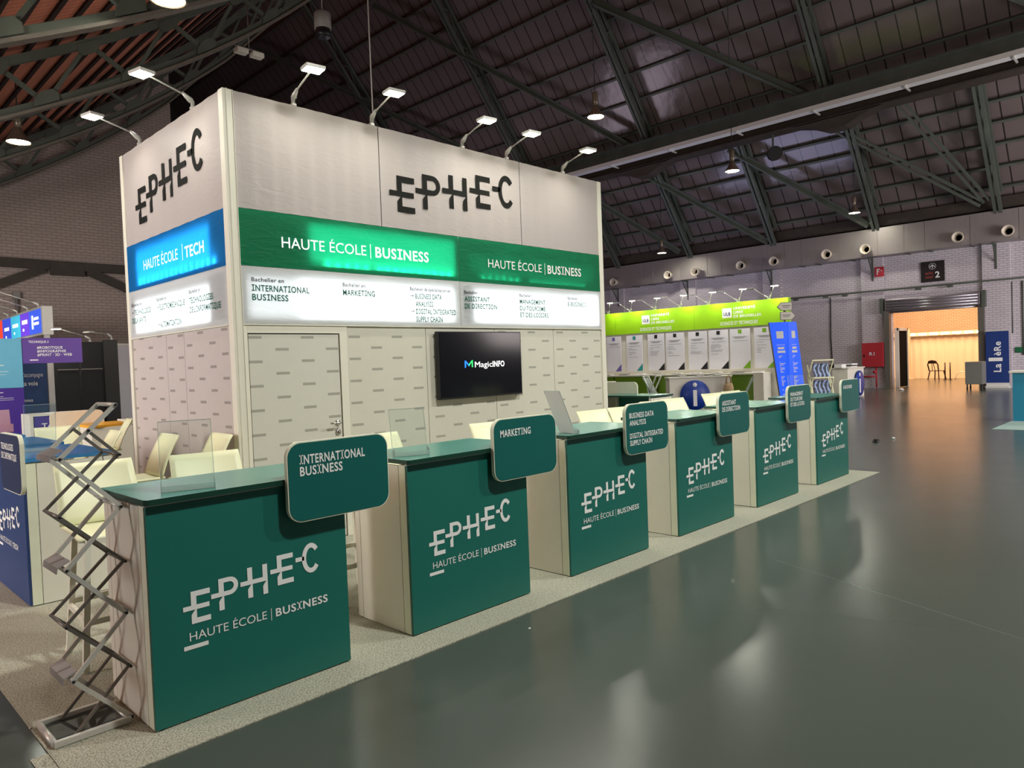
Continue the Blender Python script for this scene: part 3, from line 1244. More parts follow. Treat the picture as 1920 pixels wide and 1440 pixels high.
XD, ZD, YN = (1, 0, 0), (0, 0, 1), (0, -1, 0)
F = 0.005
logo(booth, (1.657, F, 3.131), XD, ZD, 2.57, 2.44, M['vinyl_black'])
logo(booth, (F, 2.155, 3.135), YN, ZD, 2.46, 2.44, M['vinyl_black'])
F = -0.006
lettering(booth, 'HAUTE ÉCOLE', 0.1, (0.47, F, 2.655), XD, ZD, M['ink_white'], width=0.88)
strips(booth, [(1.395, 1.403, 2.63, 2.77)], (0, F, 0), XD, ZD, M['ink_white'])
lettering(booth, 'BUSINESS', 0.104, (1.455, F, 2.648), XD, ZD, M['ink_white'], True, True, width=0.665)
lettering(booth, 'HAUTE ÉCOLE', 0.1, (2.977, F, 2.655), XD, ZD, M['vinyl'], width=0.9)
strips(booth, [(3.93, 3.938, 2.63, 2.77)], (0, F, 0), XD, ZD, M['vinyl'])
lettering(booth, 'BUSINESS', 0.104, (3.985, F, 2.65), XD, ZD, M['vinyl'], True, True, width=0.65)
lettering(booth, 'HAUTE ÉCOLE', 0.105, (F, 1.967, 2.655), YN, ZD, M['ink_white'], width=0.89)
strips(booth, [(1.03, 1.04, 2.63, 2.78)], (F, 2.0, 0), YN, ZD, M['ink_white'])
lettering(booth, 'TECH', 0.105, (F, 0.91, 2.645), YN, ZD, M['ink_white'], True, False, width=0.42)
# course names on the white bands
F = -0.006
cap = 0.055


def course(x, z, small, lines, w, arrow=False, sw=0.3):
    lettering(booth, small, 0.036, (x, F, z), XD, ZD, M['ink_dark'], True, width=sw)
    zz = z - 0.082
    for t, wd in lines:
        if t.startswith('> '):
            strips(booth, [(0, 0.04, 0.025, 0.031)], (x, F, zz), XD, ZD, M['ink_dark'])
            mb_ = [(0.03, 0.042, 0.021, 0.035)]
            strips(booth, mb_, (x, F, zz), XD, ZD, M['ink_dark'])
            t = t[2:]
        if t:
            lettering(booth, t, cap, (x + (0.065 if arrow else 0), F, zz), XD, ZD, M['ink_green'], True, True, width=wd)
        zz -= 0.078


course(0.175, 2.345, 'Bachelier en', [('INTERNATIONAL', 0.545), ('BUSINESS', 0.335)], 0)
course(1.07, 2.345, 'Bachelier en', [('MARKETING', 0.36)], 0, sw=0.25)
course(1.86, 2.345, 'Bachelier de spécialisation en', [('> BUSINESS DATA', 0.35), ('ANALYSIS', 0.23), ('> DIGITAL INTEGRATED', 0.54), ('SUPPLY CHAIN', 0.35)], 0, True, sw=0.54)
course(2.6, 2.345, 'Bachelier', [('ASSISTANT', 0.38), ('DE DIRECTION', 0.49)], 0, sw=0.2)
course(3.47, 2.345, 'Bachelier', [('MANAGEMENT', 0.45), ('DU TOURISME', 0.45), ('ET DES LOISIRS', 0.5)], 0, sw=0.2)
course(4.35, 2.345, 'Bachelier', [('E-BUSINESS', 0.36)], 0, sw=0.2)


def course_y(y, z, small, lines, sw):
    lettering(booth, small, 0.036, (F, y, z), YN, ZD, M['ink_dark'], True, width=sw)
    zz = z - 0.09
    for t, wd in lines:
        if t.startswith('> '):
            strips(booth, [(0, 0.05, 0.025, 0.031), (0.04, 0.052, 0.021, 0.035)], (F, y, zz), YN, ZD, M['ink_dark'])
            t = t[2:]
            lettering(booth, t, cap, (F, y - 0.07, zz), YN, ZD, M['ink_green'], True, True, width=wd)
        elif t:
            lettering(booth, t, cap, (F, y, zz), YN, ZD, M['ink_green'], True, True, width=wd)
        zz -= 0.085


course_y(2.38, 2.31, 'Bachelier en', [('> TECHNOLOGIE', 0.48), ('DE LA SANTÉ', 0.4)], 0.3)
course_y(1.66, 2.31, 'Bachelier en', [('> ELECTROMÉCANIQUE', 0.62), ('', 0), ('> AUTOMATISATION', 0.52)], 0.25)
course_y(0.86, 2.31, 'Bachelier en', [('TECHNOLOGIES', 0.5), ('DE L\'INFORMATIQUE', 0.64)], 0.25)

# -- television
tv = thing('television', 'black flat television with a glowing logo on the booth wall', 'television', (BX + 2.78, BY - 0.06, 1.575))
M['screen'] = mat('dark glossy screen', (6, 8, 16), 0.12, spec=0.6, vary=0.05)
mb = MB()
mb.box(-0.625, 0.625, 0.0, 0.055, -0.36, 0.36, 0.006)
mb.build('casing', M['black'], tv)
mb = MB()
mb.box(-0.61, 0.61, -0.003, 0.004, -0.34, 0.35)
sc = mb.build('screen', M['screen'], tv)
E_W = mat('lit white pixels', (255, 255, 255), emit=(255, 255, 255), estr=1.1)
E_B = mat('lit blue pixels', (40, 130, 240), emit=(30, 120, 240), estr=1.0)
E_G = mat('lit green pixels', (60, 220, 120), emit=(50, 215, 110), estr=1.0)
lettering(sc, 'Magic', 0.064, (-0.12, -0.006, -0.03), XD, ZD, E_W, False, width=0.262)
lettering(sc, 'INFO', 0.064, (0.15, -0.006, -0.03), XD, ZD, E_W, True, width=0.185)
mb = MB()
for pts in ([(-0.27, -0.035), (-0.25, -0.025), (-0.25, 0.045), (-0.27, 0.045)], [(-0.27, 0.045), (-0.25, 0.045), (-0.205, 0.0), (-0.21, -0.02)]):
    mb.face([(x, -0.006, z) for x, z in pts])
mb.build('logo_mark', E_B, sc)
mb = MB()
for pts in ([(-0.15, -0.03), (-0.168, -0.025), (-0.168, 0.045), (-0.15, 0.05)], [(-0.15, 0.05), (-0.168, 0.045), (-0.212, 0.005), (-0.21, -0.02)]):
    mb.face([(x, -0.006, z) for x, z in pts])
mb.build('logo_mark', E_G, sc)

# -- arm lamps along the top of the booth
ARM_POWER = 9.5


def arm_lamp(label, base, d, reach=0.42, rise=0.15, power=ARM_POWER, group='arm lamps along the top of the booth', lit=True, s=1.0):
    """Clip, thin arm and flat flood head; d is the outward direction."""
    t = thing('arm_lamp', label, 'lamp', base, 0, group)
    dv = Vector((d[0], d[1], 0)).normalized()
    sv = Vector((-dv.y, dv.x, 0))
    mb = MB()
    Z = Vector((0, 0, 1))
    mb.tube([Z * -0.005, Z * 0.04, Z * 0.055 + dv * 0.02, Z * 0.10 + dv * 0.1], [0.016, 0.018, 0.026, 0.012], 10)
    mb.box(-0.02, 0.02, -0.02, 0.02, -0.02, 0.0)
    mb.build('clip', M['alu'], t)
    tip = dv * reach + Z * rise
    mb = MB()
    mb.tube([Z * 0.09 + dv * 0.09, tip], 0.008 * s, 8)
    mb.build('arm', M['alu'], t)
    R = Matrix((dv, sv, Z)).transposed().to_4x4()
    R.translation = tip
    mb = MB()
    mb.box(-0.02, 0.12 * s, -0.085 * s, 0.085 * s, -0.012, 0.016, 0.005, M=R)
    h = mb.build('lamp_head', M['alu'], t)
    mb = MB()
    mb.box(-0.008, 0.112 * s, -0.075 * s, 0.075 * s, -0.017, -0.0125, M=R)
    mb.build('lens', M['lens_arm'] if lit else M['lens_off'], h)
    if lit and power:
        p = Vector(base) + tip + dv * 0.05 - Z * 0.03
        light('AREA', 'arm_lamp_light', p, power, (1.0, 0.99, 0.9), 0.14, 0.1, aim=p - Z + dv * 0.45)
    return t


FR = ((2.259, 'front arm lamp over the first header cloth, nearest the booth corner'),
      (3.094, 'front arm lamp at the first cloth seam, second from the booth corner'),
      (4.278, 'front arm lamp above the middle letters of the black word mark'),
      (4.966, 'front arm lamp by the second cloth seam, fourth from the booth corner'),
      (5.971, 'front arm lamp over the last header cloth, farthest along the booth front'))
for x, lab in FR:
    arm_lamp(lab, (x, BY + 0.03, BH + 0.03), (-0.14, -1))
arm_lamp('side arm lamp on the left face of the booth, nearer the corner post', (BX + 0.03, 3.191, BH + 0.03), (-1, -0.24), reach=0.42)
arm_lamp('side arm lamp on the left face of the booth, at its far end', (BX + 0.03, 4.533, BH + 0.03), (-1, -0.24), reach=0.42)


# -- high-bay pendant lamps
def pendant(label, loc, top, r=0.22, lit=True, power=200, s=1.0):
    t = thing('pendant_lamp', label, 'lamp', loc, 0, 'bell shaped pendant lamps of the hall')
    mb = MB()
    mb.lathe([(0.05, 0.30), (0.07, 0.25), (0.12, 0.17), (0.18, 0.09), (r, 0.02), (r + 0.012, 0.0), (r - 0.01, 0.004), (0.17, 0.08), (0.10, 0.17), (0.05, 0.22)], n=28)
    sh = mb.build('bell', M['lamp_bell'], t)
    mb = MB()
    mb.lathe([(0.0001, 0.02), (r - 0.02, 0.02)], n=28)
    mb.build('lens', M['lens'] if lit else M['lens_off'], sh)
    mb = MB()
    mb.lathe([(0.0001, 0.66), (0.06, 0.64), (0.075, 0.58), (0.075, 0.4), (0.05, 0.29)], n=16)
    mb.build('ballast', M['lamp_bell'], t)
    mb = MB()
    mb.tube([(0, 0, 0.7 * s), (0, 0, top - loc[2])], 0.012, 6)
    mb.build('cord', M['rubber'], t)
    if lit:
        light('SPOT', 'pendant_light', (loc[0], loc[1], loc[2] - 0.02), power, (1.0, 0.97, 0.88), r * 0.8, aim=(loc[0], loc[1], 0), cone=2.8, blend=0.7)
    return t


pendant('pendant lamp with a greenish glow on a long cord above the booth end', (13.85, 7.96, 7.77), min(vault(13.85), roof_r(13.85)))
pendant('pendant lamp hanging below the long girder', (19.33, 7.06, 7.1), min(vault(19.33), roof_r(19.33)))
pendant('pendant lamp near the duct, just above the wall with the red signs', (28.49, 6.7, 6.91), roof_r(28.49) - 0.6, power=120)
pendant('small pendant lamp in front of the shiny duct section over the lime green stand', (28.4, 15.35, 6.51), roof_r(28.4) - 0.6, power=220)
pendant('pendant lamp against the brick gable wall at the edge of the picture', (2.55, 13.86, 6.38), vault(2.55))
pendant('pendant lamp under the boarded roof, cut by the top of the picture', (2.63, 6.20, 6.36), vault(2.6), r=0.22)
# unlit fittings in the dark roof
t = thing('cylinder_fitting', 'grey unlit cylinder hanging by a wire in the dark roof over the booth', 'lamp', (6.1, 8.15, 7.72))
mb = MB()
mb.lathe([(0.0001, 0.3), (0.14, 0.29), (0.15, 0.26), (0.15, 0.0), (0.0001, 0.0)], n=24)
mb.build('body', M['grey'], t)
mb = MB()
mb.lathe([(0.13, 0.0), (0.14, -0.12), (0.12, -0.14), (0.0001, -0.1)], n=24)
mb.build('baffle', M['black'], t)
mb = MB()
mb.tube([(0, 0, 0.28), (0, 0, vault(6.1) - 7.77)], 0.006, 6)
mb.build('wire', M['alu'], t)
t = thing('twin_floodlight', 'small pale pair of unlit floodlights under the dark roof', 'lamp', (6.59, 11.97, 8.67))
for dx in (-0.18, 0.18):
    mb = MB()
    mb.box(dx - 0.13, dx + 0.13, -0.1, 0.1, -0.05, 0.05, 0.01)
    mb.build('lamp_head', M['white_lam'], t)
mb = MB()
mb.bar((-0.32, 0, 0.08), (0.32, 0, 0.08), 0.04)
mb.tube([(0, 0, 0.08), (0, 0, vault(6.59) - 8.75)], 0.012, 6)
mb.build('bracket', M['grey'], t)
t = thing('duct_mouth', 'round black fan mouth hanging under the long girder', 'fan', (26.2, 8.85, 9.25))
mb = MB()
d = Vector((-0.8, -0.6, -0.1)).normalized()
mb.tube([(0, 0, 0), d * 0.3], 0.24, 24)
mb.tube([d * 0.28, d * 0.34], [0.27, 0.27], 24)
mb.build('barrel', M['black'], t)
mb = MB()
mb.bar((0, 0, 0.2), (0, 0, 0.785), 0.06)
mb.build('hanger', M['steel_dark'], t)
t = thing('hanging_cable', 'thin pale cable hanging straight down from the dark roof behind the booth', 'cable', (6.06, 6.7, 0))
mb = MB()
mb.tube([(0, 0, vault(6.06)), (0.02, 0, 5.2), (0.03, 0, 3.6)], 0.012, 6)
mb.build('cord', M['alu'], t)

# -- carpet under the stand
def carpet_mat():
    m = mat('speckled grey carpet', (186, 185, 168), 0.95, spec=0.1, vary=0.1, scale=1.2)
    nt = m.node_tree
    b = nt.nodes['Principled BSDF']
    tc = nt.nodes.new('ShaderNodeTexCoord')
    n2 = nt.nodes.new('ShaderNodeTexNoise')
    n2.inputs['Scale'].default_value = 130
    n2.inputs['Detail'].default_value = 2
    nt.links.new(tc.outputs['Object'], n2.inputs['Vector'])
    mr = nt.nodes.new('ShaderNodeMapRange')
    mr.inputs[1].default_value = 0.42
    mr.inputs[2].default_value = 0.62
    nt.links.new(n2.outputs[0], mr.inputs[0])
    col = mix_colors(nt, mr.outputs[0], base_color_socket(m), lin((134, 134, 118)))
    nt.links.new(col, b.inputs['Base Color'])
    bp = nt.nodes.new('ShaderNodeBump')
    bp.inputs['Strength'].default_value = 0.4
    bp.inputs['Distance'].default_value = 0.004
    nt.links.new(n2.outputs[0], bp.inputs['Height'])
    nt.links.new(bp.outputs[0], b.inputs['Normal'])
    return m


M['carpet'] = carpet_mat()
mb = MB()
mb.box(-0.364, 8.735, -0.235, 2.45, 0.001, 0.007)
mb.box(-0.364, 8.735, 2.45, 7.3, 0.001, 0.0065)
carpet = tag(mb.build('carpet', M['carpet']), 'pale speckled carpet laid under the green and navy counters', 'carpet')
strips(None, [(-0.43, -0.366, -0.5, 0.19)], (0, 0, 0.004), (1, 0, 0), (0, 1, 0), M['carpet'], 'carpet_offcut')
tag(bpy.data.objects['carpet_offcut'], 'narrow strip of carpet beside the front corner of the stand', 'carpet')
M['carpet_dark'] = mat('dark hall carpet', (84, 84, 80), 0.95, spec=0.1, vary=0.2, scale=60)

TH = 0.0085


def counter(loc, rz, front, sign_face, top, label, line2, lines, group, w2=0.29, small=False):
    """Panel counter: front sheet, side sheets, profiles, overhanging top, corner sign board."""
    t = thing('reception_counter', label, 'counter', (loc[0], loc[1], TH), rz, group)
    mb = MB()
    mb.box(0.004, 0.996, 0.0, 0.018, 0.006, 0.992)
    fp = mb.build('front_panel', front, t)
    for x0, x1 in ((0.0, 0.016), (0.984, 1.0)):
        mb = MB()
        mb.box(x0, x1, 0.083, 0.50, 0.004, 0.99)
        mb.build('side_panel', M['white_lam'], t)
        mb = MB()
        mb.box(x0 + (0.004 if x0 == 0 else 0), x1 - (0.004 if x0 else 0), 0.0795, 0.083, 0.004, 0.99)
        mb.build('side_seam', M['gap'], t)
    for x0, x1 in ((0.0, 0.045), (0.955, 1.0)):
        mb = MB()
        mb.box(x0, x1, 0.0185, 0.0795, 0.004, 0.995, 0.002)
        mb.build('corner_profile', M['white_core'], t)
        mb = MB()
        mb.box(x0, x1, 0.506, 0.56, 0.004, 0.995, 0.003)
        mb.build('corner_profile', M['white_lam'], t)
    mb = MB()
    mb.box(0.0, 1.0, 0.002, 0.02, 0.993, 1.0)
    mb.build('top_rail', M['alu'], t)
    mb = MB()
    mb.box(0.03, 0.97, 0.03, 0.5, 0.55, 0.568)
    mb.build('shelf', M['white_lam'], t)
    mb = MB()
    mb.mi = 1
    mb.prism([(-0.008, -0.012), (0.006, -0.03), (1.005, -0.03), (1.012, -0.02), (1.012, 0.575), (-0.012, 0.575)], (0, 0, 1.027), (1, 0, 0), (0, 1, 0), 0.025)
    mb.mi = 0
    mb.face([(-0.008, -0.012, 1.0275), (0.006, -0.03, 1.0275), (1.005, -0.03, 1.0275), (1.012, -0.02, 1.0275), (1.012, 0.575, 1.0275), (-0.012, 0.575, 1.0275)])
    mb.build('counter_top', [top, M['top_edge'] if front is M['green'] else top], t)
    logo(fp, (0.138, -0.002, 0.432), XD, ZD, 1, 1, M['vinyl'])
    lettering(fp, 'HAUTE ÉCOLE', 0.041, (0.163, -0.002, 0.357), XD, ZD, M['vinyl'], width=0.371)
    strips(fp, [(0.556, 0.559, 0.342, 0.402), (0.136, 0.246, 0.319, 0.338)], (0, -0.002, 0), XD, ZD, M['vinyl'])
    lettering(fp, line2, 0.04, (0.581, -0.002, 0.355), XD, ZD, M['vinyl'], True, True, width=w2)
    # sign board hung on the front corner
    mb = MB()
    sx = 0.645
    mb.prism(round_rect(0.605, 0.402, 0.075), (sx, -0.058, 0.806), XD, ZD, 0.026)
    sb = mb.build('sign_board', M['white_core'], t)
    mb = MB()
    mb.prism(round_rect(0.593, 0.390, 0.07), (sx + 0.006, -0.0605, 0.812), XD, ZD, 0.002)
    sf = mb.build('sign_face', sign_face, sb)
    for txt, x, z, cp, wd in lines:
        lettering(sf, txt, cp, (sx + x, -0.062, 0.806 + z), XD, ZD, M['vinyl'], True, True, width=wd)
    mb = MB()
    mb.box(0.72, 0.75, -0.032, -0.001, 0.86, 0.98)
    mb.box(0.9, 0.93, -0.032, -0.001, 0.86, 0.98)
    mb.build('sign_bracket', M['alu'], t)
    return t


GR = 'green reception counters along the stand front'
SG = (
    (0.0, 0.0, 'green counter signed INTERNATIONAL BUSINESS, at the near end beside the folding rack',
     [('INTERNATIONAL', 0.068, 0.29, 0.047, 0.385), ('BUSINESS', 0.068, 0.232, 0.047, 0.245)]),
    (1.422, 0.005, 'green counter with the MARKETING sign, second from the folding rack',
     [('MARKETING', 0.06, 0.285, 0.046, 0.285)]),
    (2.867, 0.018, 'green counter signed BUSINESS DATA ANALYSIS and DIGITAL INTEGRATED SUPPLY CHAIN',
     [('BUSINESS DATA', 0.05, 0.29, 0.042, 0.34), ('ANALYSIS', 0.05, 0.232, 0.042, 0.225), ('DIGITAL INTEGRATED', 0.05, 0.13, 0.042, 0.47), ('SUPPLY CHAIN', 0.05, 0.074, 0.042, 0.305)]),
    (4.342, 0.021, 'green counter signed ASSISTANT DE DIRECTION, fourth from the folding rack',
     [('ASSISTANT', 0.06, 0.29, 0.043, 0.27), ('DE DIRECTION', 0.06, 0.232, 0.043, 0.35)]),
    (5.845, 0.022, 'green counter signed MANAGEMENT DU TOURISME ET DES LOISIRS',
     [('MANAGEMENT', 0.06, 0.29, 0.042, 0.33), ('DU TOURISME', 0.06, 0.234, 0.042, 0.31), ('ET DES LOISIRS', 0.06, 0.178, 0.042, 0.36)]),
    (7.41, 0.03, 'green counter signed E-BUSINESS at the far end of the row',
     [('E-BUSINESS', 0.06, 0.29, 0.042, 0.29)]),
)
for x, y, lab, ln in SG:
    counter((x, y), 0.0, M['green'], M['green_sign'], M['top_green'], lab, 'BUSINESS', ln, GR)
BLU = 'navy reception counters along the left side of the stand'
counter((0.067, 3.55), -PI / 2, M['navy'], M['navy_sign'], M['top_blue'], 'navy fronted counter with a blue top at the left edge, its sign facing left', 'TECH',
        [('TECHNOLOGIES', 0.06, 0.29, 0.045, 0.37), ('DE L\'INFORMATIQUE', 0.06, 0.225, 0.045, 0.45)], BLU, w2=0.16)
counter((0.067, 4.87), -PI / 2, M['navy'], M['navy_sign'], M['top_blue'], 'blue topped counter behind the navy fronted counter, mostly hidden by it', 'TECH', [], BLU, w2=0.16)
counter((0.067, 6.25), -PI / 2, M['navy'], M['navy_sign'], M['top_blue'], 'blue topped counter farthest back along the left side of the stand', 'TECH', [], BLU, w2=0.16)
counter((8.2, 2.45), PI / 2, M['green'], M['green_sign'], M['top_green'], 'green topped counter right of the booth, showing the white back of its sign', 'BUSINESS',
        [], 'green reception counters at the right end of the booth')


# -- stools
def make_stool(label, loc, rz):
    t = thing('bar_stool', label, 'stool', (loc[0], loc[1], TH), rz, 'white bar stools at the counters')
    # moulded seat; the back sweeps up behind it (+Y) and its top edge is the widest
    mb = MB()
    g = []
    for i in range(13):
        u = -1 + 2 * i / 12
        row = []
        for j in range(7):
            v = j / 6
            row.append((u * (0.19 + 0.02 * v), -0.16 + 0.36 * v, 0.735 - 0.03 * (1 - u * u) * math.sin(PI * min(1, v * 1.05)) - (0.03 * (1 - v) ** 2 if v < 0.3 else 0)))
        g.append(row)
    mb.sheet(g, 0.018)
    mb.build('seat', M['plastic_white'], t)
    mb = MB()
    g = []
    for i in range(13):
        u = -1 + 2 * i / 12
        row = []
        for j in range(9):
            v = j / 8
            wdt = 0.218 - 0.012 * v
            row.append((u * wdt, 0.165 + 0.15 * v - 0.06 * v * (1 - v) + 0.03 * (1 - u * u) * v, 0.735 + 0.335 * v - 0.004 * (1 - u * u) * v))
        g.append(row)
    mb.sheet(g, 0.016)
    mb.build('backrest', M['plastic_white'], t)
    for sx in (-1, 1):
        for sy in (-1, 1):
            mb = MB()
            mb.bar((sx * 0.15, sy * 0.15, 0.70), (sx * 0.2, sy * 0.2, 0.006), 0.03, 0.03)
            mb.build('leg', M['plastic_white2'], t)
    mb = MB()
    a = 0.187
    mb.bar((-a, -a, 0.26), (a, -a, 0.26), 0.02, 0.03)
    mb.bar((-a, a, 0.3), (a, a, 0.3), 0.02, 0.03)
    mb.bar((-a, -a, 0.28), (-a, a, 0.28), 0.02, 0.03)
    mb.bar((a, -a, 0.28), (a, a, 0.28), 0.02, 0.03)
    mb.build('footrest', M['plastic_white2'], t)
    mb = MB()
    b = 0.152
    mb.bar((-b, -b, 0.685), (b, -b, 0.685), 0.025, 0.03)
    mb.bar((-b, b, 0.685), (b, b, 0.685), 0.025, 0.03)
    mb.bar((-b, -b, 0.685), (-b, b, 0.685), 0.025, 0.03)
    mb.bar((b, -b, 0.685), (b, b, 0.685), 0.025, 0.03)
    mb.build('seat_frame', M['plastic_white2'], t)
    return t


def place(cx, cy, deg):
    """Stool origin so that the middle of its back's top edge is at (cx, cy)."""
    a = math.radians(deg)
    return (cx + 0.32 * math.sin(a), cy - 0.32 * math.cos(a)), a


ST = (
    (0.215, 1.48, -3, 'cream bar stool seen through the folding rack, nearest the navy counter'),
    (0.80, 1.29, -10, 'cream bar stool behind the INTERNATIONAL BUSINESS counter, beside the clear holder'),
    (1.25, 3.09, -92, 'cream bar stool seen side on by the left face of the booth'),
    (1.50, 2.63, -92, 'cream bar stool seen side on at the corner post of the booth'),
    (1.62, 1.27, -4, 'cream bar stool peeking over the left half of the INTERNATIONAL BUSINESS sign'),
    (2.06, 1.24, -2, 'cream bar stool peeking over the right half of the INTERNATIONAL BUSINESS sign'),
    (3.16, 1.13, -6, 'cream bar stool just left of the MARKETING sign'),
    (4.58, 1.13, -6, 'cream bar stool left of the BUSINESS DATA ANALYSIS sign'),
    (5.08, 1.12, -8, 'cream bar stool mostly hidden by the left edge of the BUSINESS DATA ANALYSIS sign'),
    (6.0, 1.36, -8, 'cream bar stool above the top edge of the BUSINESS DATA ANALYSIS sign'),
    (6.5, 1.40, -8, 'cream bar stool just left of the big blue information disc'),
    (7.63, 1.5, -8, 'cream bar stool just right of the big blue information disc'),
    (8.2, 1.52, -8, 'cream bar stool peeking over the ASSISTANT DE DIRECTION sign'),
    (1.14, 4.14, -95, 'pale stool behind the navy fronted counter, seen through the top of the folding rack'),
)
first = None
for cx, cy, deg, lab in ST:
    p, a = place(cx, cy, deg)
    if first is None:
        first = make_stool(lab, p, a)
    else:
        copy_tree(first, lab, (p[0], p[1], TH), a)

# -- folding literature rack at the near end
rk = thing('literature_rack', 'folding zigzag aluminium literature rack standing empty at the near counter end', 'rack', (0, 0, TH))
N = [(-0.006, 1.442), (-0.235, 1.222), (-0.006, 0.982), (-0.232, 0.74), (-0.006, 0.496), (-0.23, 0.256), (-0.006, 0.02)]
D = [(-0.12, 1.336), (0.0, 1.216), (-0.247, 0.974), (0.0, 0.731), (-0.245, 0.496), (0.0, 0.25), (-0.228, 0.015)]
XO = -0.024
Y0R, Y1R = 0.215, 0.465
for y in (Y0R, Y1R):
    for (a, b_) in zip(N, N[1:]):
        mb = MB()
        mb.bar((a[0] + XO, y, a[1]), (b_[0] + XO, y, b_[1]), 0.012, 0.018, up=(1, 0, 0.01))
        mb.build('frame_bar', M['alu'], rk)
    yy = y + (0.014 if y == Y0R else -0.014)
    for (a, b_) in zip(D, D[1:]):
        mb = MB()
        mb.bar((a[0] + XO, yy, a[1]), (b_[0] + XO, yy, b_[1]), 0.01, 0.013, up=(1, 0, 0.01))
        mb.build('scissor_bar', M['alu_dark'], rk)
for x, z in N[:-1]:
    mb = MB()
    mb.tube([(x + XO, Y0R - 0.008, z), (x + XO, Y1R + 0.008, z)], 0.0085, 8)
    mb.build('cross_tube', M['alu'], rk)
for x, z in D[1:-1]:
    mb = MB()
    mb.tube([(x + XO, Y0R, z), (x + XO, Y1R, z)], 0.007, 8)
    mb.build('cross_tube', M['alu_dark'], rk)
M['smoke'] = glass_mat('smoky clear pocket', (0.84, 0.8, 0.78), 0.45, 0.1)
for k, (x, z) in enumerate(N[1:-1]):
    s = 1 if k % 2 == 0 else -1
    mb = MB()
    # brochure ledge across the fold
    mb.bar((x + XO - (0.03 if s > 0 else -0.012), (Y0R + Y1R) / 2, z + 0.012), (x + XO + (0.02 if s > 0 else -0.045), (Y0R + Y1R) / 2, z + 0.035), Y1R - Y0R - 0.03, 0.004, up=(-0.4, 0, 1))
    mb.bar((x + XO - (0.03 if s > 0 else -0.012), (Y0R + Y1R) / 2, z + 0.012), (x + XO - (0.034 if s > 0 else -0.013), (Y0R + Y1R) / 2, z - 0.012), Y1R - Y0R - 0.03, 0.004, up=(1, 0, 0))
    mb.build('pocket_ledge', M['smoke'], rk)
for x, z in N + D:
    mb = MB()
    mb.lathe([(0.0001, -0.011), (0.006, -0.010), (0.007, 0.0)], (x + XO, Y0R - 0.004, z), 10, axis='y')
    mb.build('rivet', M['black'], rk)
mb = MB()
for y in (Y0R - 0.012, Y1R + 0.012):
    mb.box(-0.34, -0.035, y - 0.012, y + 0.012, 0.0, 0.028, 0.003)
mb.tube([(-0.335, Y0R - 0.012, 0.015), (-0.335, Y1R + 0.012, 0.015)], 0.014, 10)
mb.tube([(-0.045, Y0R - 0.012, 0.015), (-0.045, Y1R + 0.012, 0.015)], 0.01, 10)
mb.build('base_frame', M['alu'], rk)
mb = MB()
mb.box(-0.33, -0.03, Y0R, Y1R, 0.006, 0.009)
mb.build('base_sheet', M['acrylic'], rk)
mb = MB()
mb.tube([(-0.36, Y1R + 0.03, 0.006), (-0.37, Y1R + 0.02, 0.006), (-0.36, Y1R + 0.012, 0.006)], 0.004, 6)
mb.build('latch', M['chrome'], rk)


# -- clear holders on the counters
def holder(label, loc, rz, w=0.22, h=0.3, lean=0.2, plate=None):
    t = thing('brochure_holder', label, 'brochure holder', loc, rz, 'clear acrylic holders on the counters')
    mb = MB()
    mb.bar((0, 0.0, 0.004), (0, lean * h, h), w, 0.004, up=(0, 1, 0))
    mb.build('back_plate', plate or M['acrylic'], t)
    mb = MB()
    mb.box(-w / 2, w / 2, -0.035, 0.004, 0.0, 0.004)
    mb.box(-w / 2, w / 2, -0.038, -0.034, 0.0, 0.028)
    mb.build('lip', M['acrylic_edge'], t)
    mb = MB()
    for s in (-1, 1):
        mb.bar((s * w / 2, 0.0, 0.004), (s * w / 2, lean * h, h), 0.003, 0.0055, up=(0, 1, 0))
    mb.bar((-w / 2, lean * h, h), (w / 2, lean * h, h), 0.004, 0.004)
    mb.build('edge', M['acrylic_edge'], t)
    for xs_ in (-w / 2 + 0.003, w / 2):
        mb = MB()
        mb.prism([(0, 0), (0.036, 0), (0.042, 0.05), (0.0, 0.03)], (xs_, -0.036, 0.004), (0, 1, 0), (0, 0, 1), 0.003)
        mb.build('pocket_side', M['acrylic_edge'], t)
    return t


ZT = 1.0275 + TH + 0.0005
M['frost'] = glass_mat('frosted acrylic', (0.97, 0.97, 0.96), 0.75, 0.3)
holder('clear acrylic brochure holder on the INTERNATIONAL BUSINESS counter', (0.235, 0.115, ZT), math.radians(-18), 0.23, 0.32)
holder('clear acrylic brochure holder on the MARKETING counter', (1.58, 0.17, ZT), math.radians(-20), 0.22, 0.28)
holder('smoky looking clear holder seen side on, right of the MARKETING sign', (3.0, 0.12, ZT), math.radians(75), 0.2, 0.32, 0.4, M['frost'])
holder('thin clear holder edge rising above the BUSINESS DATA ANALYSIS sign', (4.45, 0.3, ZT), math.radians(35), 0.03, 0.26, 0.25)
holder('clear holder in front of the lime stand, beside the ASSISTANT DE DIRECTION sign', (5.98, 0.25, ZT), math.radians(20), 0.22, 0.3, -0.45)
holder('clear holder between the MANAGEMENT and E-BUSINESS signs', (7.55, 0.3, ZT), math.radians(-40), 0.2, 0.26, 0.2)
holder('clear holder standing on the blue top of the navy fronted counter', (0.3, 3.1, ZT), math.radians(-10), 0.2, 0.36, -0.5)

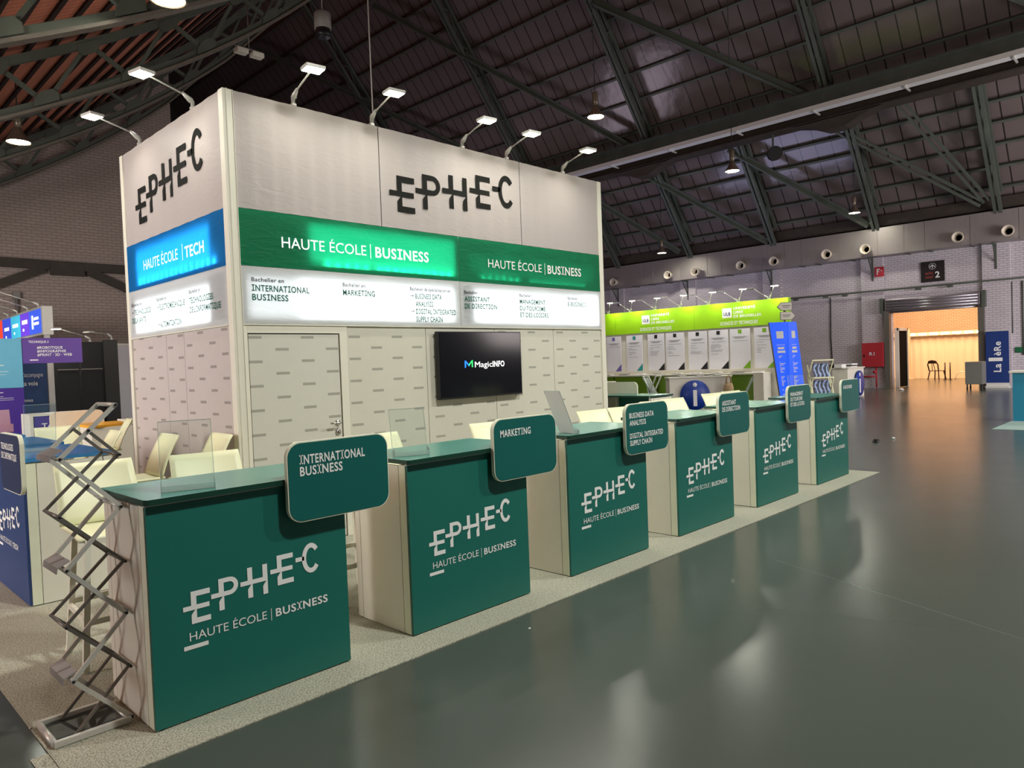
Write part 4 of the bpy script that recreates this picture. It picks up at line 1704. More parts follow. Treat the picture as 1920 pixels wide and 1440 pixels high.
# ================================================================== behind, right: the lime green stand
M['lime'] = mat('lime green board', (150, 205, 20), 0.45, vary=0.03)
M['lime_dark'] = mat('moss green counter board', (96, 132, 14), 0.5, vary=0.05)
M['poster'] = mat('white poster board', (226, 224, 232), 0.5, vary=0.02)
M['print_grey'] = mat('grey print', (120, 120, 124), 0.6)
YP = (0, -1, 0)
st = thing('exhibition_stand', 'long lime green stand with white poster boards along the right wall', 'stand', (20.0, 0, 0))
mb = MB()
mb.box(0, 0.12, 5.74, 16.5, 0, 2.46)
mb.build('back_wall', M['white_lam'], st)
mb = MB()
mb.box(-0.06, 0.12, 5.72, 8.85, 2.46, 3.23)
mb.box(-0.06, 0.12, 8.856, 12.0, 2.46, 3.23)
mb.box(-0.06, 0.12, 12.006, 16.5, 2.46, 3.23)
hd = mb.build('header', M['lime'], st)
XF = -0.063


def ulb(y):
    strips(hd, [(0.0, 0.32, 2.76, 3.06)], (XF, y, 0), YP, ZD, M['vinyl'], 'logo_plate')
    lettering(hd, 'ULB', 0.11, (XF - 0.003, y - 0.045, 2.83), YP, ZD, M['navy'], True, width=0.23)
    for k, (s, w) in enumerate((('UNIVERSITÉ', 0.72), ('LIBRE', 0.32), ('DE BRUXELLES', 0.9))):
        lettering(hd, s, 0.085, (XF, y - 0.38, 3.0 - 0.125 * k), YP, ZD, M['vinyl'], True, width=w)
    strips(hd, [(-0.1, 1.05, 2.695, 2.702)], (XF, y, 0), YP, ZD, M['lime_dark'])
    lettering(hd, 'SCIENCES ET TECHNIQUES', 0.11, (XF, y + 0.08, 2.53), YP, ZD, M['vinyl'], True, width=1.25)


ulb(10.88)
ulb(7.85)
PO = ((12.43, 11.8, (110, 96, 170)), (11.56, 10.9, (40, 140, 140)), (10.67, 10.02, (24, 24, 26)), (9.95, 9.26, (24, 24, 26)),
      (9.1, 8.42, (24, 24, 26)), (8.36, 7.68, (24, 24, 26)), (7.62, 6.95, (120, 170, 30)), (6.82, 6.16, (120, 170, 30)))
for i, (ya, yb, c) in enumerate(PO):
    mb = MB()
    mb.box(-0.05, -0.02, yb, ya, 1.15, 2.40)
    p = mb.build('poster', M['poster'], st)
    mc = mat('poster corner colour', c, 0.5)
    mb = MB()
    mb.face([(-0.053, yb, 1.16), (-0.053, yb + 0.26, 1.16), (-0.053, yb, 1.42)])
    mb.face([(-0.053, (ya + yb) / 2 - 0.06, 2.25), (-0.053, (ya + yb) / 2 + 0.06, 2.25), (-0.053, (ya + yb) / 2 + 0.06, 2.37), (-0.053, (ya + yb) / 2 - 0.06, 2.37)])
    mb.build('print_mark', mc, p)
    rnd = random.Random(i)
    R = [(0.1, 0.55, 2.14, 2.155), (0.16, 0.48, 2.10, 2.115), (0.1, 0.58, 2.02, 2.03)]
    z = 1.94
    while z > (1.95 if i in (0, 6) else 1.6):
        R.append((0.08, 0.2 + rnd.random() * 0.3, z, z + 0.01))
        z -= 0.045 + (0.04 if rnd.random() < 0.3 else 0)
    strips(p, R, (-0.053, ya, 0), YP, ZD, M['print_grey'])
for y, dst in ((12.33, 1), (11.38, 1), (10.37, 1), (9.38, 1), (8.34, 1), (7.32, 1), (6.32, 1)):
    for lit, dd in ((True, (-0.75, -0.66)), (False, (-0.3, 0.95))):
        nm = {12.33: 'first', 11.38: 'second', 10.37: 'third', 9.38: 'fourth', 8.34: 'fifth', 7.32: 'sixth', 6.32: 'seventh'}[y]
        arm_lamp('%s arm lamp on the lime stand header, %s counted from the white booth' % ('lit' if lit else 'unlit', nm), (20.03, y + (0.0 if lit else 0.06), 3.252), dd,
                 reach=0.42, rise=0.34, power=16 if lit else 0, group='arm lamps on the lime stand', lit=lit, s=1.2)
# shelf, cabinets and printed matter
ct = thing('stand_counter', 'long white counter with moss green fronts below the poster boards', 'counter', (19.4, 0, 0))
mb = MB()
mb.box(0, 0.55, 6.3, 15.5, 0.98, 1.03, 0.004)
mb.build('counter_top', M['white_lam'], ct)
for a, b_ in ((10.05, 11.75), (9.5, 9.98), (6.65, 7.55), (7.6, 9.45), (11.8, 13.5)):
    mb = MB()
    mb.box(0.05, 0.53, a, b_, 0, 0.975)
    mb.build('cabinet_front', M['lime_dark'], ct)
mb = MB()
mb.box(0.0, 0.5, 6.3, 6.62, 0, 0.98)
mb.build('end_panel', M['white_lam'], ct)
mags = [M['vinyl'], M['print_grey'], M['vinyl_black'], M['poster']]
rnd = random.Random(4)
NM = ('seam side', 'purple corner', 'teal corner', 'first black corner', 'second black corner', 'third black corner', 'fourth black corner', 'first green corner', 'second green corner')
for i in range(9):
    y = 12.2 - i * 0.7
    mb = MB()
    for k in range(3):
        dx, dy = rnd.uniform(-0.03, 0.03), rnd.uniform(-0.05, 0.05)
        mb.mi = (i + k) % 2
        mb.box(0.1 + dx, 0.32 + dx, -0.2 + dy, 0.12 + dy, 0.0005 + 0.012 * k, 0.012 + 0.012 * k)
    o = mb.build('brochure_stack', [M['vinyl'], mags[1 + i % 3]], None, loc=(19.42, y, 1.03))
    tag(o, 'loose stack of brochures on the white counter under the poster with the %s' % NM[i], 'brochures', 'brochures on the long white counter')
# crossed display rack in front of the cabinets
t = thing('folding_rack', 'pale crossed folding rack standing before the moss green cabinets', 'rack', (18.9, 9.95, 0))
mb = MB()
for y0, y1 in ((-0.25, 0.25), (0.25, -0.25)):
    for dx in (0, 0.3):
        mb.bar((dx, y0, 0.0), (dx, y1, 1.0), 0.04, 0.04)
mb.bar((0, -0.25, 1.0), (0.3, -0.25, 1.0), 0.03)
mb.bar((0, 0.25, 1.0), (0.3, 0.25, 1.0), 0.03)
mb.build('frame', M['tray'], t)
mb = MB()
mb.bar((0.1, -0.2, 0.3), (0.1, 0.25, 0.95), 0.3, 0.02)
mb.build('pocket', M['acrylic_edge'], t)
t = thing('purple_table_cloth', 'dark purple skirted table at the left end of the lime stand', 'table', (17.4, 10.55, 0))
mb = MB()
mb.box(-0.3, 0.3, -0.1, 1.2, 0.0, 0.86, 0.02)
mb.build('skirt', mat('dark purple cloth', (40, 22, 100), 0.8), t)
mb = MB()
mb.box(-0.32, 0.32, -0.12, 1.22, 0.86, 0.89, 0.005)
mb.build('table_top', M['white_lam'], t)

# information counters
M['info_blue'] = mat('royal blue disc', (10, 56, 150), 0.45)


def info(label, loc, rz, w, d, h, disc_x, labd):
    t = thing('information_counter', label, 'counter', loc, rz)
    mb = MB()
    mb.box(0, w, 0, d, 0.0, h - 0.04)
    mb.build('body', M['white_lam'], t)
    mb = MB()
    mb.box(-0.03, w + 0.03, -0.04, d + 0.03, h - 0.04, h, 0.004)
    mb.build('counter_top', M['white_lam'], t)
    mb = MB()
    mb.lathe([(0.0001, -0.07), (0.435, -0.07), (0.435, -0.05), (0.0001, -0.05)], (disc_x, 0, 0.46), 48, axis='y')
    dk = mb.build('info_disc', M['info_blue'], t)
    mb = MB()
    mb.lathe([(0.0001, -0.0715), (0.065, -0.0715), (0.065, -0.07)], (disc_x, 0, 0.76), 24, axis='y')
    mb.box(disc_x - 0.055, disc_x + 0.055, -0.073, -0.07, 0.14, 0.61)
    mb.build('letter_mark', M['vinyl'], dk)
    return t


info('white information counter with the big blue disc, in front of the lime stand', (17.11, 8.08, 0), math.radians(-45), 1.8, 0.5, 1.0, 0.72, '')
info('small white information counter by the wall beyond the last green counter', (23.95, 5.5, 0), 0.0, 1.53, 0.5, 1.02, 0.95, '')
for k in range(6):
    c = Vector((17.11, 8.08, 1.0005)) + Vector((0.7071, -0.7071, 0)) * (0.15 + 0.26 * k) + Vector((0.7071, 0.7071, 0)) * 0.2
    mb = MB()
    mb.mi = k % 2
    mb.box(-0.08, 0.08, -0.1, 0.1, 0, 0.012)
    mb.mi = 1 - k % 2
    mb.box(-0.06, 0.09, -0.11, 0.08, 0.0125, 0.03)
    o = mb.build('leaflet_pile', [M['vinyl'], M['vinyl_black']], None, loc=c)
    o.rotation_euler[2] = 0.785 + 0.05 * k
    tag(o, 'pile of leaflets on the big blue disc counter, %s from its left end' % ('first', 'second', 'third', 'fourth', 'fifth', 'sixth')[k], 'leaflets', 'leaflets on the information counter')
mb = MB()
mb.box(-0.3, 0.1, -0.1, 0.14, 0, 0.12)
tag(mb.build('cardboard_box', M['vinyl'], None, loc=(24.15, 5.75, 1.0205)), 'white box on the small information counter', 'box')
mb = MB()
mb.box(-0.35, 0.25, -0.1, 0.14, 0, 0.03)
mb.mi = 1
mb.box(-0.3, 0.2, -0.09, 0.12, 0.03, 0.07)
mb.mi = 0
mb.box(-0.25, 0.3, -0.1, 0.13, 0.07, 0.12)
tag(mb.build('leaflet_pile', [M['vinyl'], M['vinyl_black']], None, loc=(25.05, 5.75, 1.0205)), 'pile of leaflets on the small information counter by the wall', 'leaflets')
# tote bag on the end of the big information counter
M['tote'] = mat('tan canvas', (190, 164, 124), 0.85, vary=0.15)
t = thing('tote_bag', 'tan tote bag hanging at the right end of the big blue disc counter', 'bag', (18.256, 6.822, 0), math.radians(-45))
mb = MB()
g = []
for i in range(9):
    a = -1 + 2 * i / 8
    g.append([(a * 0.13 * (0.7 + 0.3 * math.sin(PI * j / 6)), -0.07 * (1 - a * a) * math.sin(PI * min(1, (6 - j) / 5)), 0.38 + 0.4 * j / 6) for j in range(7)])
mb.sheet(g, 0.02)
mb.build('bag_body', M['tote'], t)
mb = MB()
for s in (-0.04, 0.012):
    mb.tube([(-0.07, s, 0.77), (-0.05, s, 0.95), (0, s, 1.0), (0.05, s, 0.95), (0.07, s, 0.77)], 0.012, 6)
mb.build('strap', M['tote'], t)

# blue illuminated totem with two faces
t = thing('display_totem', 'bright blue two sided totem leaning beside the lime stand', 'totem', (17.63, 4.74, 0))
M['totem'] = mat('bright blue lit panel', (20, 90, 250), 0.4, emit=(20, 90, 250), estr=0.45)
top = {'l': (-0.36, 0.36), 'c': (0.0, 0.0), 'r': (0.17, -0.14)}
bot = {'l': (-0.19, 0.13), 'c': (-0.05, -0.03), 'r': (0.27, -0.34)}
for a, b_, nm in (('l', 'c', 'panel'), ('c', 'r', 'panel')):
    mb = MB()
    nrm = Vector((0.68, 0.7, 0)) * 0.1
    A, B = Vector((*bot[a], 0.02)), Vector((*bot[b_], 0.02))
    C, Dv = Vector((*top[b_], 2.4)), Vector((*top[a], 2.4))
    vs = [mb.bm.verts.new(p) for p in (A, B, C, Dv, A + nrm, B + nrm, C + nrm, Dv + nrm)]
    for k, idx in enumerate(((0, 1, 2, 3), (7, 6, 5, 4), (0, 4, 5, 1), (1, 5, 6, 2), (2, 6, 7, 3), (3, 7, 4, 0))):
        f = mb.bm.faces.new([vs[i] for i in idx])
        f.material_index = 0 if k == 0 else 1
    pn = mb.build(nm, [M['totem'], M['alu_dark']], t)
    rnd = random.Random(9)
    V, Fc = [], []
    off = Vector((-0.68, -0.7, 0)) * 0.004

    def P(u, v):
        return A.lerp(B, u).lerp(Dv.lerp(C, u), v) + off
    rows = [(0.30, 0.70, 0.82, 0.90), (0.25, 0.75, 0.745, 0.75), (0.3, 0.7, 0.70, 0.725), (0.25, 0.75, 0.66, 0.685)]
    z = 0.62
    while z > 0.1:
        rows.append((0.3, 0.35 + rnd.random() * 0.4, z, z + 0.008))
        z -= 0.016 if rnd.random() < 0.8 else 0.05
    for u0, u1, v0, v1 in rows:
        i = len(V)
        V += [tuple(P(u, v)) for u, v in ((u0, v0), (u1, v0), (u1, v1), (u0, v1))]
        Fc.append([i, i + 1, i + 2, i + 3])
    me = bpy.data.meshes.new('print')
    me.from_pydata(V, [], Fc)
    me.materials.append(M['vinyl'])
    o = bpy.data.objects.new('print', me)
    COL.objects.link(o)
    o.parent = pn
# arrow boards on a post
t = thing('direction_signpost', 'signpost with two pale arrow boards above the blue totem', 'signpost', (17.95, 4.98, 0))
mb = MB()
mb.tube([(0, 0, 0), (0, 0, 2.95)], 0.03, 8)
mb.box(-0.2, 0.2, -0.2, 0.2, 0, 0.02)
mb.build('post', M['alu_dark'], t)
q = Vector((0.7, -0.714, 0))
for z, pts, txt in ((2.72, [(-0.22, 0.1), (-0.12, 0.0), (0.18, 0.0), (0.18, 0.22), (-0.12, 0.22)], None),
                    (2.47, [(-0.14, 0.0), (0.17, 0.0), (0.27, 0.1), (0.17, 0.22), (-0.14, 0.22)], None)):
    mb = MB()
    mb.prism(pts, (-0.06, -0.06, z), q, ZD, 0.03)
    ab = mb.build('arrow_board', M['grey'], t)
    mb = MB()
    mb.prism([(0.93 * x, 0.012 + 0.9 * y) for x, y in pts], Vector((-0.06, -0.06, z)) - Vector((0.714, 0.7, 0)) * 0.003, q, ZD, 0.002)
    bf_ = mb.build('board_face', M['white_lam'], ab)
    strips(bf_, [(-0.09, 0.13, 0.12, 0.14), (-0.07, 0.1, 0.075, 0.09)], Vector((-0.06, -0.06, z)) - Vector((0.714, 0.7, 0)) * 0.006, q, ZD, M['print_grey'])

# zigzag rack with patterned brochures
t = thing('brochure_rack', 'cream zigzag brochure rack holding dark blue patterned brochures near the wall', 'rack', (20.25, 4.88, 0), math.radians(-45))
mb = MB()
W2 = 0.3
pl = [(0.05, 1.34), (0.38, 0.82), (0.02, 0.8), (0.34, 0.32), (0.02, 0.3), (0.3, 0.0)]
for s in (-W2, W2):
    for (a, b_) in (((-0.02, 1.34), (0.35, 0.82)), ((0.35, 0.82), (-0.1, 0.0)), ((-0.02, 0.83), (0.35, 0.83)), ((0.0, 0.3), (0.38, 1.2)), ((0.0, 0.8), (0.4, 0.0))):
        mb.bar((s, a[0], a[1]), (s, b_[0], b_[1]), 0.03, 0.03)
for y, z in ((-0.02, 1.34), (-0.02, 0.83), (0.0, 0.3), (-0.1, 0.02), (0.4, 0.02)):
    mb.bar((-W2, y, z), (W2, y, z), 0.04, 0.04)
mb.build('frame', M['plastic_white'], t)


def pattern_mat():
    m = mat('blue wave print', (24, 34, 80), 0.4)
    nt = m.node_tree
    b = nt.nodes['Principled BSDF']
    tc = nt.nodes.new('ShaderNodeTexCoord')
    wv = nt.nodes.new('ShaderNodeTexWave')
    wv.inputs['Scale'].default_value = 2.6
    wv.inputs['Distortion'].default_value = 9.0
    wv.inputs['Detail Scale'].default_value = 1.5
    nt.links.new(tc.outputs['Object'], wv.inputs['Vector'])
    k = math_node(nt, 'GREATER_THAN', wv.outputs['Fac'], 0.55)
    nt.links.new(mix_colors(nt, k, lin((22, 28, 66)), lin((150, 176, 220))), b.inputs['Base Color'])
    return m


M['pattern'] = pattern_mat()
for k, (u, z) in enumerate(((-0.12, 0.85), (0.12, 0.85), (-0.1, 0.36), (0.14, 0.36))):
    c = Vector((20.25, 4.88, 0)) + Vector((0.7071, -0.7071, 0)) * u + Vector((0.7071, 0.7071, 0)) * 0.08
    mb = MB()
    mb.bar((0, 0, 0), (0, 0.12, 0.38), 0.22, 0.02, up=(0, 1, 0))
    o = mb.build('brochure', M['pattern'], None, loc=(c.x, c.y, z))
    o.rotation_euler[2] = math.radians(-45)
    tag(o, 'blue patterned brochures in the %s pocket of the cream zigzag rack' % ('upper left', 'upper right', 'lower left', 'lower right')[k], 'brochure', 'brochures in the zigzag rack')

# fire cabinet, signs, pipes on the wall
M['red'] = mat('signal red paint', (176, 40, 52), 0.5)
t = thing('fire_hose_cabinet', 'red fire hose cabinet on the white brick wall beside the roller door', 'cabinet', (XW - 0.345, 6.8, 0.88))
mb = MB()
mb.box(0, 0.22, -0.42, 0.42, 0, 1.0, 0.01)
mb.build('body', M['red'], t)
mb = MB()
mb.box(-0.015, 0.0, -0.41, 0.41, 0.01, 0.99, 0.004)
dd = mb.build('door', M['red'], t)
lettering(dd, 'R1', 0.14, (-0.018, 0.12, 0.48), YP, ZD, M['poster'], True, width=0.2)
mb = MB()
mb.box(-0.03, -0.014, 0.3, 0.35, 0.42, 0.52)
mb.build('latch', M['black'], dd)
mb = MB()
mb.tube([(0.08, -0.1, -0.0), (0.08, -0.1, -0.85)], 0.035, 8)
mb.tube([(0.08, -0.1, -0.38), (0.08, 0.42, -0.4)], 0.035, 8)
mb.lathe([(0.0001, -0.03), (0.06, -0.03), (0.06, 0.03), (0.0001, 0.03)], (0.08, 0.44, -0.4), 12, axis='y')
mb.lathe([(0.0001, -0.02), (0.07, -0.02), (0.07, 0.02), (0.0001, 0.02)], (0.02, -0.05, -0.2), 12, axis='x')
mb.build('pipe', M['red'], t)
t = thing('fire_sign', 'small red fire hose sign high on the white brick pillar', 'sign', (XW - 0.14, 6.53, 4.77))
mb = MB()
mb.box(-0.01, 0.0, -0.18, 0.18, -0.2, 0.2)
mb.build('plate', M['red'], t)
strips(t, [(0.08, 0.12, -0.12, 0.12), (0.12, 0.2, 0.07, 0.12), (0.12, 0.17, -0.01, 0.03), (0.24, 0.28, 0.02, 0.06)], (-0.013, 0.18, 0), YP, ZD, M['vinyl'], 'pictogram')
t = thing('hall_sign', 'black hall sign with an arrow and the number 2 above the roller door', 'sign', (XW - 0.03, 4.62, 4.57))
mb = MB()
mb.box(-0.02, 0.02, -0.41, 0.41, -0.4, 0.4)
mb.build('plate', mat('black sign plate', (22, 16, 18), 0.4), t)
mb = MB()
mb.face([(-0.023, 0.015, 0.13), (-0.023, -0.015, 0.13), (-0.023, -0.015, 0.26), (-0.023, 0.015, 0.26)])
for s in (1, -1):
    mb.face([(-0.023, 0, 0.28), (-0.023, s * 0.09, 0.19), (-0.023, s * 0.09, 0.155), (-0.023, 0, 0.245)])
N_ = 28
for k in range(N_):
    a, b_ = 2 * PI * k / N_, 2 * PI * (k + 1) / N_
    mb.face([(-0.023, 0.125 * math.cos(a), 0.205 + 0.125 * math.sin(a)), (-0.023, 0.115 * math.cos(a), 0.205 + 0.115 * math.sin(a)),
             (-0.023, 0.115 * math.cos(b_), 0.205 + 0.115 * math.sin(b_)), (-0.023, 0.125 * math.cos(b_), 0.205 + 0.125 * math.sin(b_))])
mb.build('arrow_mark', M['vinyl'], t)
lettering(t, '2', 0.24, (-0.023, -0.09, -0.25), YP, ZD, M['vinyl'], True, width=0.16)
dr_ = mat('dark red vinyl', (150, 50, 44), 0.5)
lettering(t, 'salle', 0.1, (-0.023, 0.26, -0.1), YP, ZD, dr_, True, width=0.27)
lettering(t, 'zaal', 0.1, (-0.023, 0.26, -0.25), YP, ZD, dr_, True, width=0.27)
mb = MB()
mb.box(-0.02, 0.0, -0.12, 0.12, -0.1, 0.1)
tag(mb.build('exit_plate', mat('dark green plate', (24, 96, 60), 0.5), None, loc=(XW - 0.02, 1.86, 1.39)), 'small dark green exit plate on the wall right of the navy banner', 'sign')

# roll-up banner, cart
t = thing('roll_up_banner', 'tall navy roll up banner with white sideways lettering beside the roller door', 'banner', (30.4, 2.46, 0))
mb = MB()
mb.box(-0.005, 0.005, -0.36, 0.36, 0.16, 2.1)
bf = mb.build('banner_sheet', mat('navy banner', (22, 52, 118), 0.5), t)
lettering(bf, 'La', 0.24, (-0.008, -0.11, 0.6), (0, 0, 1), (0, 1, 0), M['vinyl'], True, width=0.3)
lettering(bf, '1', 0.46, (-0.008, -0.16, 1.0), (0, 0, 1), (0, 1, 0), M['vinyl'], False, width=0.13)
lettering(bf, 'èRe', 0.22, (-0.008, -0.11, 1.2), (0, 0, 1), (0, 1, 0), M['vinyl'], True, width=0.52)
mb = MB()
mb.box(-0.1, 0.1, -0.38, 0.38, 0.0, 0.09, 0.01)
mb.box(-0.008, 0.008, -0.36, 0.36, 0.09, 0.2)
mb.build('base', M['tray'], t)
mb = MB()
mb.box(-0.012, 0.012, -0.37, 0.37, 2.1, 2.14)
mb.build('top_rail', M['alu'], t)
t = thing('cart', 'grey cabinet cart on castors in the roller door opening', 'cart', (29.2, 2.97, 0))
mb = MB()
mb.box(0, 0.6, -0.27, 0.27, 0.2, 1.02, 0.01)
mb.build('body', mat('grey cart sheet', (112, 112, 106), 0.5), t)
for x, y in ((0.06, -0.22), (0.06, 0.22), (0.54, -0.22), (0.54, 0.22)):
    mb = MB()
    mb.box(x - 0.02, x + 0.02, y - 0.02, y + 0.02, 0.1, 0.2)
    mb.lathe([(0.0001, -0.02), (0.06, -0.02), (0.06, 0.02), (0.0001, 0.02)], (x, y, 0.06), 14, axis='y')
    mb.build('castor', M['rubber'], t)

# garden chair, posts and hoop in the side hall
t = thing('garden_chair', 'dark stacking garden chair standing alone in the lit side hall', 'chair', (39.3, 6.65, 0), math.radians(70))
M['dark_plastic'] = mat('dark brown plastic', (40, 28, 26), 0.4)
mb = MB()
mb.box(-0.25, 0.25, -0.24, 0.22, 0.42, 0.45, 0.01)
mb.build('seat', M['dark_plastic'], t)
for sx, sy in ((-1, -1), (1, -1), (-1, 1), (1, 1)):
    mb = MB()
    mb.bar((sx * 0.22, sy * 0.2, 0.43), (sx * 0.29, sy * 0.27, 0), 0.045, 0.045)
    mb.build('leg', M['dark_plastic'], t)
mb = MB()
pts = [(-0.24, 0.22, 0.44), (-0.26, 0.3, 0.75), (-0.18, 0.33, 0.92), (0, 0.34, 0.95), (0.18, 0.33, 0.92), (0.26, 0.3, 0.75), (0.24, 0.22, 0.44)]
mb.tube(pts, 0.03, 8)
mb.bar((-0.07, 0.23, 0.45), (-0.03, 0.335, 0.93), 0.03, 0.02)
mb.bar((0.07, 0.23, 0.45), (0.03, 0.335, 0.93), 0.03, 0.02)
mb.bar((-0.22, 0.325, 0.86), (0.22, 0.325, 0.86), 0.12, 0.02, up=(0, 1, 0))
mb.build('backrest', M['dark_plastic'], t)
for y, lab in ((6.12, 'thin dark barrier post in the side hall, nearer the garden chair'), (5.9, 'thin dark barrier post in the side hall, beside the hoop')):
    t = thing('barrier_post', lab, 'post', (38.6, y, 0), 0, 'barrier posts in the side hall')
    mb = MB()
    mb.tube([(0, 0, 0.02), (0, 0, 0.85)], 0.03, 8)
    mb.build('upright', M['dark_plastic'], t)
    mb = MB()
    mb.lathe([(0.1, 0.0), (0.09, 0.02), (0.03, 0.04)], n=16)
    mb.build('foot', M['dark_plastic'], t)
t = thing('hoop', 'low pale hoop barrier in the side hall right of the two posts', 'barrier', (39.5, 5.6, 0))
mb = MB()
mb.tube([(0, 0.3 * math.cos(a), 0.35 * math.sin(a)) for a in [PI * k / 14 for k in range(15)]], 0.02, 8)
mb.build('tube', M['tray'], t)

# teal counter on its own carpet at the right edge, scraps on the floor
mb = MB()
mb.box(14.85, 20, -4.0, -0.29, 0.001, 0.006)
tag(mb.build('carpet', mat('pale teal carpet', (150, 172, 166), 0.95, spec=0.1, vary=0.1, scale=80)), 'pale carpet under the teal counter at the right edge', 'carpet')
t = thing('reception_counter', 'teal counter with a white top at the right edge of the picture', 'counter', (16.67, -0.32, 0.007))
M['teal'] = mat('teal board', (0, 128, 160), 0.45)
mb = MB()
mb.box(0, 0.6, -1.3, 0, 0, 0.99)
mb.build('body', M['teal'], t)
mb = MB()
mb.box(-0.04, 0.64, -1.35, 0.06, 0.99, 1.03, 0.004)
mb.build('counter_top', M['white_lam'], t)
mb = MB()
mb.box(0.0, 0.25, -0.6, -0.25, 0.0, 0.03)
tag(mb.build('tray', M['vinyl'], None, loc=(16.75, -0.35, 1.038)), 'flat white tray on the teal counter', 'tray')


def scrap(label, loc, s, m, seed):
    rnd = random.Random(seed)
    mb = MB()
    r = bmesh.ops.create_icosphere(mb.bm, subdivisions=2, radius=s)
    for v in r['verts']:
        k = 0.7 + 0.5 * rnd.random()
        v.co = Vector((v.co.x * k * 1.5, v.co.y * k, max(-s * 0.4, v.co.z * k * 0.5)))
    tag(mb.build('crumpled_paper', m, None, loc=(loc[0], loc[1], s * 0.4)), label, 'litter')


scrap('dark crumpled scrap on the aisle floor beyond the last green counter', (11.98, 0.84), 0.06, M['black'], 1)
scrap('tiny white scrap on the aisle floor beside the dark one', (12.6, 0.75), 0.03, M['vinyl'], 2)
scrap('white scrap of paper on the floor before the roller door', (29.0, 5.3), 0.09, M['vinyl'], 3)
scrap('tiny white crumb on the aisle floor in front of the MARKETING counter', (1.95, -0.42), 0.007, M['vinyl'], 4)

# ================================================================== behind, left
M['cyan'] = mat('light cyan board', (104, 178, 206), 0.5)
M['purple'] = mat('purple board', (96, 66, 150), 0.5)
M['purple_deep'] = mat('deep purple board', (70, 44, 140), 0.5)
t = thing('display_stand', 'tall cyan and purple display stand with a purple sign board at the left edge', 'display', (1.2, 11.0, 0))
mb = MB()
mb.box(-1.2, 0.62, 0, 0.05, 1.48, 2.3)
mb.build('upper_panel', M['cyan'], t)
mb = MB()
mb.box(-1.2, 0.62, 0, 0.05, 0, 1.475)
mb.build('lower_panel', M['purple_deep'], t)
mb = MB()
mb.box(0.63, 1.52, 0, 0.04, 1.88, 2.31)
sb = mb.build('sign_board', M['purple'], t)
lettering(sb, 'TECHNIQUE //', 0.04, (0.72, -0.003, 2.225), XD, ZD, M['vinyl'], True, width=0.3)
for k, (s, w) in enumerate((('#ROBOTIQUE', 0.38), ('#INFOGRAPHIE', 0.43), ('#PRINT · 3D · WEB', 0.52))):
    lettering(sb, s, 0.045, (0.84, -0.003, 2.125 - 0.062 * k), XD, ZD, M['vinyl'], True, width=w)
strips(sb, [(0.73, 0.85, 1.925, 1.945)], (0, -0.003, 0), XD, ZD, M['vinyl'])
strips(t, [(0.1, 0.36, 1.85, 1.862), (0.05, 0.3, 1.79, 1.796), (0.05, 0.42, 1.75, 1.756), (0.05, 0.38, 1.7, 1.706), (0.1, 0.33, 1.4, 1.412), (0.05, 0.47, 1.31, 1.316), (0.05, 0.47, 1.28, 1.286), (0.05, 0.33, 1.34, 1.346)], (0, -0.003, 0), XD, ZD, M['vinyl'])
mb = MB()
mb.bar((1.48, 0.02, 0), (1.48, 0.02, 1.88), 0.03)
mb.build('post', M['black'], t)
t = thing('banner_wall', 'dark blue banner wall with white slogan behind the purple sign board', 'banner', (1.9, 12.5, 0))
mb = MB()
mb.box(-0.6, 0.61, 0, 0.04, 0, 2.15)
bs = mb.build('banner_sheet', mat('dark blue leafy banner', (34, 70, 120), 0.5, vary=0.3, scale=5), t)
lettering(bs, 'qui t\'accompagne', 0.085, (0.12, -0.004, 1.66), XD, ZD, M['vinyl'], False, width=0.42)
lettering(bs, 'pour trouver ta voie', 0.085, (-0.3, -0.004, 1.5), XD, ZD, M['vinyl'], True, width=0.75)
lettering(bs, 'nous', 0.06, (0.22, -0.004, 1.2), XD, ZD, M['vinyl'], True, width=0.14)
mb = MB()
mb.box(0.62, 0.72, -0.02, 0.06, 0, 2.15)
mb.build('post', M['tray'], t)
t = thing('black_booth', 'black walled booth with sliding doors behind the blue banner wall', 'booth', (2.8, 13.5, 0))
M['black_wall'] = mat('matt black board', (20, 20, 20), 0.6)
mb = MB()
mb.box(0, 0.98, 0, 0.05, 0, 2.36)
mb.box(0, 0.05, 0.05, 1.8, 0, 2.36)
mb.build('wall_panel', M['black_wall'], t)
mb = MB()
mb.box(0.98, 1.25, -0.05, 0.02, 0, 2.4)
mb.build('side_panel', mat('charcoal board', (42, 42, 40), 0.5), t)
mb = MB()
mb.box(0.12, 0.95, -0.012, -0.002, 1.78, 1.8)
mb.box(0.53, 0.545, -0.012, -0.002, 0, 1.78)
mb.build('door_rail', M['alu_dark'], t)
t = thing('white_partition', 'narrow pale partition between the black booth and the white booth', 'partition', (4.17, 14.0, 0))
mb = MB()
mb.box(0, 0.35, 0, 0.05, 0, 2.3)
mb.box(-0.08, 0.0, 0, 0.05, 0, 2.2)
mb.build('board', M['poster'], t)
mb = MB()
mb.box(-0.1, 0.37, -0.03, 0.08, 2.3, 2.34)
mb.build('cap_rail', M['white_lam'], t)

